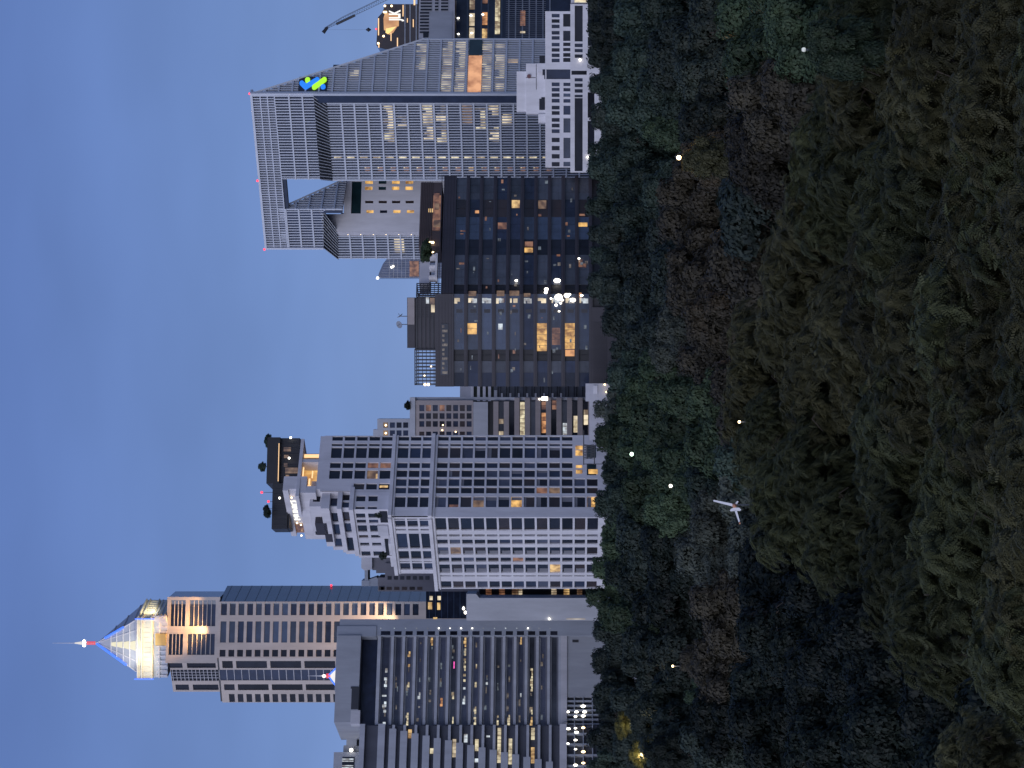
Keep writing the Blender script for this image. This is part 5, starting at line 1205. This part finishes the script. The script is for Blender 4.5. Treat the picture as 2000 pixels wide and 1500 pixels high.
def leaf_unit(np_=6, L=1.0, droop=.35):       # one drooping pinnate leaf along +x, unit length, as leaflet quads
    V = []
    for i in range(np_):
        t = (i+.6)/np_; x = t*L*(1-.12*droop*t); z = -droop*t*t*L
        w_ = .20*math.sin(math.pi*min(1, .18+.8*t))+.04
        for s in (-1, 1):
            b = .5/np_*L
            V.append([(x-b*.8, 0, z+.012), (x+b*.25, 0, z), (x+b*1.1, s*w_, z-.055-w_*.25), (x-b*.1, s*w_*.95, z-.035-w_*.25)])
    return np.array(V)
def crown_feather(seed, nl=20, plumes=600, Lp=.21, leafL=.112):
    R = np.random.default_rng(seed); LS = lobes(R, nl, .8); rads = np.array([l[3] for l in LS]); pr = rads**2/np.sum(rads**2)
    lu = leaf_unit(5, 1.0, .35); allq = []
    for _ in range(plumes):
        x, y, z, rad = LS[R.choice(len(LS), p=pr)]
        d = rnd_dirs(R, 1)[0]; d[2] = abs(d[2])*.9-.12
        p0 = np.array([x, y, z])+d*rad*R.uniform(.45, .98)*np.array([1, 1, .85])
        h = np.array([d[0], d[1], 0])+R.normal(size=3)*.35; h[2] = 0; h /= np.linalg.norm(h)+1e-6
        up = R.uniform(.05, .65)
        n = R.integers(9, 15); L = Lp*R.uniform(.6, 1.25)
        for i in range(n):
            t = (i+.5)/n
            pos = p0+h*L*t*.9+np.array([0, 0, L*(up*t-.85*t*t)])
            tang = h*.9+np.array([0, 0, up-1.1*t]); tang /= np.linalg.norm(tang)
            for s in (-1, 1):
                side = np.cross(np.array([0, 0, 1.0]), h)*s
                ld = side*(1-.35*t)+tang*(.45+.35*t)+np.array([0, 0, R.uniform(-.45, .12)])+R.normal(size=3)*.2; ld /= np.linalg.norm(ld)
                up2 = np.array([0, 0, 1.0])+R.normal(size=3)*.3; yv = np.cross(up2, ld); yv /= np.linalg.norm(yv); zv = np.cross(ld, yv)
                sl = leafL*R.uniform(.65, 1.2)*(1-.3*abs(t-.4))
                allq.append(pos+(lu[..., 0:1]*ld+lu[..., 1:2]*yv+lu[..., 2:3]*zv)*sl)
    V = np.concatenate(allq).reshape(-1, 3); return V, np.arange(len(V)).reshape(-1, 4)
def wood(seed, limbs=7, deep=True):
    R = random.Random(seed); mb = MB()
    bend = R.uniform(-.08, .08)
    mb.tube([(0, 0, -4 if deep else -.02), (0, 0, 0), (bend, .02, .5), (bend*1.5, -.02, 1.0), (bend, 0, 1.5)], [.06, .055, .042, .032, .014], 8)
    for i in range(limbs):
        t = i*2.4+R.uniform(-.4, .4); z0 = R.uniform(.5, 1.1); q = R.uniform(.45, .8); c, s = math.cos(t), math.sin(t)
        p1 = (c*q*.4, s*q*.4, z0+.28); p2 = (c*q*.75, s*q*.75, z0+.4+R.uniform(-.1, .12)); p3 = (c*q, s*q, z0+.48+R.uniform(-.15, .15))
        mb.tube([(bend*1.2, 0, z0), p1, p2, p3], [.026, .018, .010, .004], 6)
        for k in range(3):
            t2 = t+R.uniform(-.9, .9); l = R.uniform(.2, .4); st = p1 if k == 0 else p2
            mb.tube([st, (st[0]+math.cos(t2)*l*.6, st[1]+math.sin(t2)*l*.6, st[2]+.14), (st[0]+math.cos(t2)*l, st[1]+math.sin(t2)*l, st[2]+R.uniform(.0, .2))], [.010, .007, .003], 5)
    return mb
CROWN = {}
def crown_mesh(kind, var):
    key = (kind, var)
    if key not in CROWN:
        if kind == 'feather': V, Fa = crown_feather(100+var)
        elif kind == 'fine': V, Fa = crown_broad(40+var, 17, 1500, .036, .8)
        elif kind == 'tall': V, Fa = crown_broad(70+var, 13, 1000, .045, 1.35)
        else: V, Fa = crown_broad(20+var, 18, 1050, .045, .7)
        CROWN[key] = mesh_np('crown', V, Fa, LEAF['teal'])
    return CROWN[key]
WOOD = {}
def tree(kind, u, vtop, d, R_, leaf, rz=None, ztop=None, name=None, zbase=0.0, hz=None, pale=False):
    """a tree whose crown top stands on photo row vtop at distance d"""
    var = (int(u*7+vtop*3) % (3 if kind == 'feather' else 3))
    x = (u-CU)/F*d; top = H-(vtop-VH)/F*d
    nm = name or {'feather': 'feathery_tree', 'tall': 'tall_tree'}.get(kind, 'broadleaf_tree')
    deep = zbase == 0
    if zbase == 0:
        hz = R_*1.2 if kind == 'feather' else min(top/1.99, R_*(2.4 if kind == 'tall' else 1.75)); zbase = top-1.97*hz
    t = thing(nm, '', 'tree', (x, d, zbase)); sz = (top-zbase)/1.99 if hz is None else hz
    t.scale = (R_, R_, sz); t.rotation_euler = (0, 0, rz if rz is not None else (u*12.9898+vtop*78.233) % 6.283)
    me = crown_mesh(kind, var); c = bpy.data.objects.new('crown', me); col.objects.link(c); c.parent = t
    c.material_slots[0].link = 'OBJECT'; c.material_slots[0].material = LEAF[leaf]
    pale = pale or kind == 'feather'
    wv = (var, pale, deep)
    if wv not in WOOD:
        o = wood(var+5, 7, deep).build('trunk', M['barkpale' if pale else 'bark']); WOOD[wv] = o.data; bpy.data.objects.remove(o)
    k = bpy.data.objects.new('trunk', WOOD[wv]); col.objects.link(k); k.parent = t
    return t
TR = []     # (kind, column, top row, distance, radius, leaf)
def T(kind, u, v, d, R_, leaf, **k): TR.append((kind, u, v, d, R_, leaf, k))
# far belt along the buildings
for u, v, lf in [(15, 1158, 'teal'), (75, 1160, 'dark'), (140, 1156, 'dark'), (205, 1160, 'dark'), (262, 1163, 'dark'), (318, 1158, 'green'), (385, 1160, 'green'), (440, 1172, 'green'), (520, 1165, 'teal'), (575, 1174, 'teal'), (640, 1166, 'green'), (702, 1172, 'greyg'),
                 (760, 1190, 'teal'), (820, 1196, 'dark'), (880, 1180, 'dark'), (940, 1152, 'dark'), (990, 1164, 'teal'), (1050, 1160, 'dark'), (1110, 1156, 'teal'), (1165, 1152, 'teal'), (1215, 1162, 'teal'), (1270, 1158, 'dark'), (1330, 1154, 'teal'), (1390, 1152, 'dark'), (1445, 1146, 'dark'), (1495, 1152, 'dark')]:
    T('broad', u, v, 470+(u*37 % 40), 5.6+(u % 7)*.25, lf)
# second row
for u, v, d, R_, lf in [(40, 1200, 410, 6, 'dark'), (120, 1205, 400, 6.2, 'dark'), (215, 1212, 390, 6.5, 'dark'), (300, 1200, 410, 5.5, 'green'), (378, 1196, 400, 7, 'shade'), (455, 1200, 395, 8.2, 'dark'), (545, 1212, 390, 6.2, 'green'), (620, 1205, 400, 6.4, 'green'), (700, 1208, 395, 6.5, 'green'),
                        (765, 1236, 370, 6, 'green'), (835, 1228, 380, 6.5, 'dark'), (905, 1215, 395, 7, 'dark'), (985, 1212, 390, 7, 'dark'), (1065, 1210, 395, 6.5, 'teal'), (1135, 1206, 400, 6, 'teal'), (1200, 1200, 405, 6, 'teal'), (1290, 1198, 400, 7, 'teal'), (1375, 1200, 395, 7, 'teal'), (1460, 1196, 400, 7, 'teal')]:
    T('broad', u, v, d, R_, lf)
# third row
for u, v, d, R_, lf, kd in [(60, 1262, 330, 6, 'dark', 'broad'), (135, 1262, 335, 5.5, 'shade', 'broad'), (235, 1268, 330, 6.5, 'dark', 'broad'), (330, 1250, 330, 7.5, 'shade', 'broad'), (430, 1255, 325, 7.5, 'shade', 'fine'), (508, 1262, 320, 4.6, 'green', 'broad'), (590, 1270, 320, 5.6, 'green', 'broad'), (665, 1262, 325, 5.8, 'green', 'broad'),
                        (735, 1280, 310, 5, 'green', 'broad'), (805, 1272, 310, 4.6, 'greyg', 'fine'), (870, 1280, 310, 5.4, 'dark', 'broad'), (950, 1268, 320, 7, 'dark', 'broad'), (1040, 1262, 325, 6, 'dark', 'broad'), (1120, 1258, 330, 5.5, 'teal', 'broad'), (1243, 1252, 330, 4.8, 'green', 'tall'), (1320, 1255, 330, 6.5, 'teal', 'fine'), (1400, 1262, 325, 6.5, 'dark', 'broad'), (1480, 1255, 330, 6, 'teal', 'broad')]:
    T(kd, u, v, d, R_, lf)
# middle
for u, v, d, R_, lf, kd in [(30, 1345, 265, 5.5, 'dark', 'broad'), (110, 1350, 262, 5.5, 'shade', 'broad'), (145, 1335, 270, 2.6, 'green', 'tall'), (215, 1350, 258, 5.5, 'brown', 'broad'), (300, 1362, 252, 6, 'brown', 'broad'), (405, 1330, 262, 6.2, 'greyg', 'fine'), (485, 1345, 258, 5.4, 'greyg', 'fine'), (560, 1338, 260, 5.6, 'teal', 'broad'), (640, 1340, 258, 5.6, 'green', 'broad'), (715, 1348, 255, 5, 'green', 'broad'),
                        (790, 1330, 262, 5, 'brown', 'broad'), (865, 1286, 280, 4.6, 'greyg', 'fine'), (880, 1340, 258, 5.4, 'brown', 'fine'), (965, 1298, 275, 6.5, 'brown', 'broad'), (1060, 1292, 280, 6.5, 'brown', 'broad'), (1140, 1300, 275, 5.5, 'brown', 'broad'), (1185, 1345, 255, 4, 'brown', 'broad'), (1205, 1338, 258, 2.3, 'olive', 'tall'), (1270, 1330, 260, 5.4, 'dark', 'broad'), (1345, 1322, 262, 5.5, 'dark', 'fine'), (1440, 1330, 262, 6, 'dark', 'broad')]:
    T(kd, u, v, d, R_, lf)
# nearer middle: big dark and green crowns
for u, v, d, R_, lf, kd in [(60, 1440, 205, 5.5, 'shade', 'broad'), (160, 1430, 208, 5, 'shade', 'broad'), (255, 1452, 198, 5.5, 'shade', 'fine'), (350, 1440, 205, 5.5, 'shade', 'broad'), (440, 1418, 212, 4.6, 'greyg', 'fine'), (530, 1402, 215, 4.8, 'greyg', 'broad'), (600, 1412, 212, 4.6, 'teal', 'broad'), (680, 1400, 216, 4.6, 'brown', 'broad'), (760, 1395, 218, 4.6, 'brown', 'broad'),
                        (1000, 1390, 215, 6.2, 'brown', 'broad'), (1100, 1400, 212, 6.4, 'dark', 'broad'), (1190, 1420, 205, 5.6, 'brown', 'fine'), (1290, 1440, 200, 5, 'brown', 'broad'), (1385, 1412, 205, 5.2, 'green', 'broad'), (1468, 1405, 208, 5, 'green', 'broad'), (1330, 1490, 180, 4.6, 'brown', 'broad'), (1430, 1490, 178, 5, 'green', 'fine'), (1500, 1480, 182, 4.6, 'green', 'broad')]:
    T(kd, u, v, d, R_, lf)
# low trees that hide the lamp poles
for u, v, d, R_, lf, kd in [(1192, 1335, 231, 2.6, 'olive', 'broad'), (613, 1241, 350, 3, 'green', 'broad'), (551, 1312, 286, 3, 'green', 'broad'), (206, 1326, 286, 2.4, 'brown', 'broad'), (1403, 1576, 121, 2.0, 'green', 'fine'), (676, 1445, 163, 2.6, 'feather2', 'feather'), (26, 1263, 325, 2.6, 'dark', 'broad')]:
    T(kd, u, v, d, R_, lf)
T('broad', 83, 1229, 364, 3.2, 'dark'); T('broad', 28, 1260, 322, 3, 'shade'); T('broad', 112, 1226, 362, 2.6, 'dark')
# near feathery trees
for u, v, d, R_, lf in [(600, 1432, 172, 5.0, 'feather2'), (705, 1408, 176, 5.2, 'feather'), (790, 1400, 174, 5.2, 'feather'), (880, 1455, 158, 5.2, 'feather'), (965, 1470, 152, 5, 'feather'), (1060, 1490, 148, 5.4, 'feather'), (1150, 1520, 142, 5.2, 'feather2'), (514, 1447, 144, 4.6, 'feather2'), (560, 1500, 140, 4.6, 'feather2'),
                        (640, 1520, 142, 5.4, 'feather2'), (750, 1525, 140, 5.4, 'feather'), (850, 1560, 132, 5, 'feather'), (1240, 1560, 136, 5.2, 'feather2'), (1340, 1580, 132, 5, 'feather'), (1440, 1600, 130, 5.2, 'feather2'),
                        (455, 1550, 136, 4.2, 'feather2'), (580, 1640, 116, 5.2, 'feather2'), (700, 1650, 114, 5.2, 'feather2'), (820, 1680, 108, 5.2, 'feather'), (950, 1620, 118, 5.4, 'feather'), (1070, 1640, 114, 5.4, 'feather2'), (1190, 1690, 108, 5.2, 'feather2'), (1310, 1700, 106, 5, 'feather'), (1430, 1720, 104, 5, 'feather'),
                        (380, 1660, 112, 4.6, 'feather2'), (300, 1730, 102, 4.4, 'feather2'), (470, 1760, 98, 4.8, 'feather2'), (620, 1790, 94, 4.8, 'feather2'), (760, 1800, 92, 4.8, 'feather'), (900, 1780, 94, 5, 'feather2'), (1040, 1800, 92, 5, 'feather'), (1180, 1830, 88, 4.8, 'feather2'), (1320, 1850, 86, 4.8, 'feather'), (1460, 1860, 86, 4.6, 'feather'),
                        (250, 1870, 84, 4.2, 'feather2'), (380, 1900, 82, 4.4, 'feather'), (540, 1930, 78, 4.4, 'feather'), (700, 1930, 78, 4.4, 'feather2'), (860, 1940, 77, 4.4, 'feather'), (1020, 1940, 77, 4.4, 'feather'), (1180, 1960, 75, 4.2, 'feather'), (1340, 1970, 74, 4.2, 'feather2'), (1480, 1980, 74, 4.2, 'feather2')]:
    T('feather', u, v, d, R_, lf)
# dark low trees in the left foreground
for u, v, d, R_ in [(40, 1540, 165, 4.6), (140, 1530, 168, 4.6), (235, 1560, 155, 4.4), (330, 1545, 160, 4.4), (60, 1660, 128, 4.4), (170, 1650, 130, 4.4), (270, 1640, 130, 4.0), (20, 1780, 106, 4.0), (130, 1770, 106, 4.0), (90, 1900, 88, 3.6)]:
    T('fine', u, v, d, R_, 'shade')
T('feather', 30, 1828, 66, 1.5, 'olive'); T('feather', 8, 1868, 64, 1.3, 'olive')
placed = []
for (kd, u, v, d, R_, lf, k) in TR:
    placed.append((tree(kd, u, v, d, R_, lf, **k), u, v, d, lf, kd))
# labels: look of the foliage + the landmark above it + how far down the canopy
LOOK = dict(shade='near-black dense tree', teal='blue-green round tree', green='green round tree', dark='dark dense tree', olive='small olive tree', brown='brownish open tree', greyg='grey-green tree', feather='olive feathery tree', feather2='green feathery tree', lime='bright green tree')
MARK = [(85, 'left edge of the banded office'), (190, 'middle of the banded office'), (290, 'right end of the banded office'), (360, 'blank grey slab'), (440, 'left side of the apartment tower'), (520, 'corner of the apartment tower'), (650, 'right side of the apartment tower'), (750, 'beige office'), (850, 'left part of the dark office'), (950, 'middle of the dark office'), (1060, 'right part of the dark office'), (1160, 'far end of the dark office'), (1260, 'left end of the white block'), (1370, 'emblem of the white block'), (2000, 'right end of the white block')]
ROW = [(1200, 'topping the park canopy under the'), (1250, 'just below the skyline under the'), (1320, 'in the upper canopy below the'), (1400, 'in the middle canopy below the'), (1500, 'in the central canopy below the'), (1640, 'in the nearer canopy below the'), (1780, 'in the foreground below the'), (1880, 'low in the foreground below the'), (3000, 'at the lower rim below the')]
from collections import defaultdict
G_ = defaultdict(list)
for t, u, v, d, lf, kd in placed:
    mk = next(m for x, m in MARK if u < x); rw = next(m for x, m in ROW if v < x)
    t['group'] = {'feather': 'feathery trees in the foreground'}.get(kd, 'broadleaf trees of the park')
    G_[(LOOK[lf], rw, mk)].append((u, t))
for (lk, rw, mk), L in G_.items():
    L.sort(key=lambda q: q[0])
    for i, (u, t) in enumerate(L):
        t['label'] = f'{lk} {rw} {mk}' if len(L) == 1 else f"{['leftmost', 'rightmost'][i] if len(L) == 2 else ['leftmost', 'second', 'third', 'rightmost'][min(i, 3)]} {lk} {rw} {mk}"
# roof trees
def rooftree(u, v, d, R_, hgt, leaf, label):
    t = tree('fine', u, v, d, R_*1.2, leaf, zbase=H-(v-VH)/F*d-hgt, name='roof_tree'); t['label'] = label; t['group'] = 'trees on the roof terraces'; return t
rooftree(640, 516, 585, 1.6, 3.2, 'teal', 'dark tree at the right corner of the white tower roof')
rooftree(588, 505, 583, 1.25, 3.2, 'teal', 'dark round tree standing highest on the white tower roof')
rooftree(507, 514, 574, .9, 2.6, 'dark', 'small dark tree beside the roof masts of the white tower')
rooftree(498, 515, 574, 1.3, 3.0, 'teal', 'round dark tree at the left end of the white tower roof')
rooftree(497, 732, 566, 1.1, 3.0, 'dark', 'dark shrubby tree on a lower terrace of the white tower')
rooftree(415, 740, 574, 1.0, 3.4, 'dark', 'dark shrub at the left terrace edge of the white tower')
rooftree(1010, 821, 586, 3.0, 5.0, 'green', 'leafy green tree on the dark office roof by the white pergola')
rooftree(708, 790, 690, 1.4, 3.2, 'dark', 'small dark tree alone on the beige office roof')
# ================================================================ floodlit shrubs, lamps, wind spinner
def shrub(u, v, d, R_, hgt, label, leaf='lime'):
    t = tree('broad', u, v, d, R_, leaf, zbase=H-(v-VH)/F*d-hgt, name='floodlit_tree'); t['label'] = label; t['category'] = 'tree'; t['group'] = 'floodlit trees by the car deck'; return t
t1 = shrub(83, 1199, 372, 2.4, 5.2, 'small round yellow floodlit tree among dark trees below the car deck')
t2 = shrub(28, 1228, 340, 2.3, 4.6, 'brightly floodlit golden tree at the left edge below the car deck')
def street_lamp(u, v, d, rad, mat, label, e=0, c=(1, .8, .5), pole=True, group='park lamps'):
    x, y, z = P(u, v, d); t = thing('park_lamp', label, 'lamp', (x, y, 0), group)
    mb = MB(); mb.tube([(x, y, 0), (x, y, z-rad*.9)], [.11, .06], 7); mb.build('pole', M['steel'], t)
    mb = MB(); mb.tube([(x, y, z-rad*1.05), (x, y, z-rad*.7)], [rad*.45, rad*.7], 8); mb.tube([(x, y, z+rad*.95), (x, y, z+rad*1.15)], [rad*.5, rad*.2], 8); mb.build('lamp_fitting', M['darkmetal'], t)
    mb = MB(); mb.ball((x, y, z), rad, 8); mb.build('globe', M[mat], t)
    if e:
        l = bpy.data.lights.new('lamp_light', 'POINT'); l.energy = e; l.color = c; l.shadow_soft_size = rad*1.3
        o = bpy.data.objects.new('lamp_light', l); col.objects.link(o); o.location = (x, y-rad*1.6, z); 
    return t
street_lamp(1192, 1326, 236, .27, 'hotwarm', 'brightest warm park lamp among brownish trees below the white low block', 4500, (1, .6, .25))
street_lamp(613, 1234, 356, .32, 'greenw', 'greenish white park lamp among green trees below the white tower', 900, (.65, 1, .75))
street_lamp(551, 1310, 292, .23, 'hot', 'white park lamp just right of the dark round trees', 350, (1, .9, .75))
street_lamp(199, 1314, 292, .17, 'hotwarm', 'small yellow park lamp on a thin pole in the dark left trees', 60, (1, .75, .4))
street_lamp(676, 1444, 168, .12, 'hotwarm', 'tiny warm park lamp at the edge of the feathery trees', 8, (1, .75, .35))
street_lamp(1403, 1570, 126, .14, 'lcool', 'small pale lamp between green crowns at the right')
fl_ = street_lamp(26, 1256, 330, .5, 'hotwarm', 'glowing ground floodlight beside the golden tree at the left edge', 2600, (1, .62, .18))
for u, v, d, e in ((84, 1228, 366, 900), (24, 1248, 334, 1200)):
    l = bpy.data.lights.new('tree_floodlight', 'POINT'); l.energy = e; l.color = (1, .82, .42); l.shadow_soft_size = .5
    o = bpy.data.objects.new('tree_floodlight', l); col.objects.link(o); o.location = P(u, v, d)
# white wind spinner on a thin pole above the crowns
x, y, z = P(514, 1434, 151); k = 151/F
t = thing('wind_turbine', 'small white wind turbine with long blades and tail vane above the feathery trees', 'wind turbine', (x, y, 0))
mb = MB(); mb.tube([(x, y, 0), (x, y, z)], [.06, .035], 7); mb.build('pole', M['steel'], t)
def pxp(xx, yy, o=0): # photo pixel of the close-up to a point in the turbine plane
    return Vector(((1500-(950+yy*.06)-CU)/F*151, 151+o, H-((1380+xx*.06)-VH)/F*151))
def blade(pts, name, th=.035, mat='wt', par=None):
    q = [pxp(a, b, 0) for a, b in pts]; n = len(q); mb = MB()
    mb.add([tuple(p+Vector((0, -th, 0))) for p in q]+[tuple(p+Vector((0, th, 0))) for p in q], [tuple(range(n)), tuple(range(2*n-1, n-1, -1))]+[(i, n+i, n+(i+1) % n, (i+1) % n) for i in range(n)])
    return mb.build(name, M[mat], par or t)
blade([(215, 470), (235, 435), (835, 560), (850, 655), (230, 490)], 'blade'); bl_ = blade([(915, 800), (990, 795), (1085, 1130), (1045, 1170)], 'blade'); blade([(920, 560), (1000, 470), (1040, 490), (985, 590)], 'blade')
blade([(1062, 1175), (1095, 1165), (1105, 1225), (1060, 1232)], 'blade_tip', .03, 'orange', bl_)
blade([(755, 795), (790, 735), (880, 690), (1060, 690), (1130, 760), (1085, 800), (940, 790), (800, 812)], 'tail_vane', .05)
mb = MB(); c_ = pxp(905, 625); mb.tube([c_+Vector((0, -.25, 0)), c_+Vector((0, -.1, 0)), c_+Vector((0, .35, 0))], [.05, .16, .13], 8); mb.build('hub', M['orange'], t)
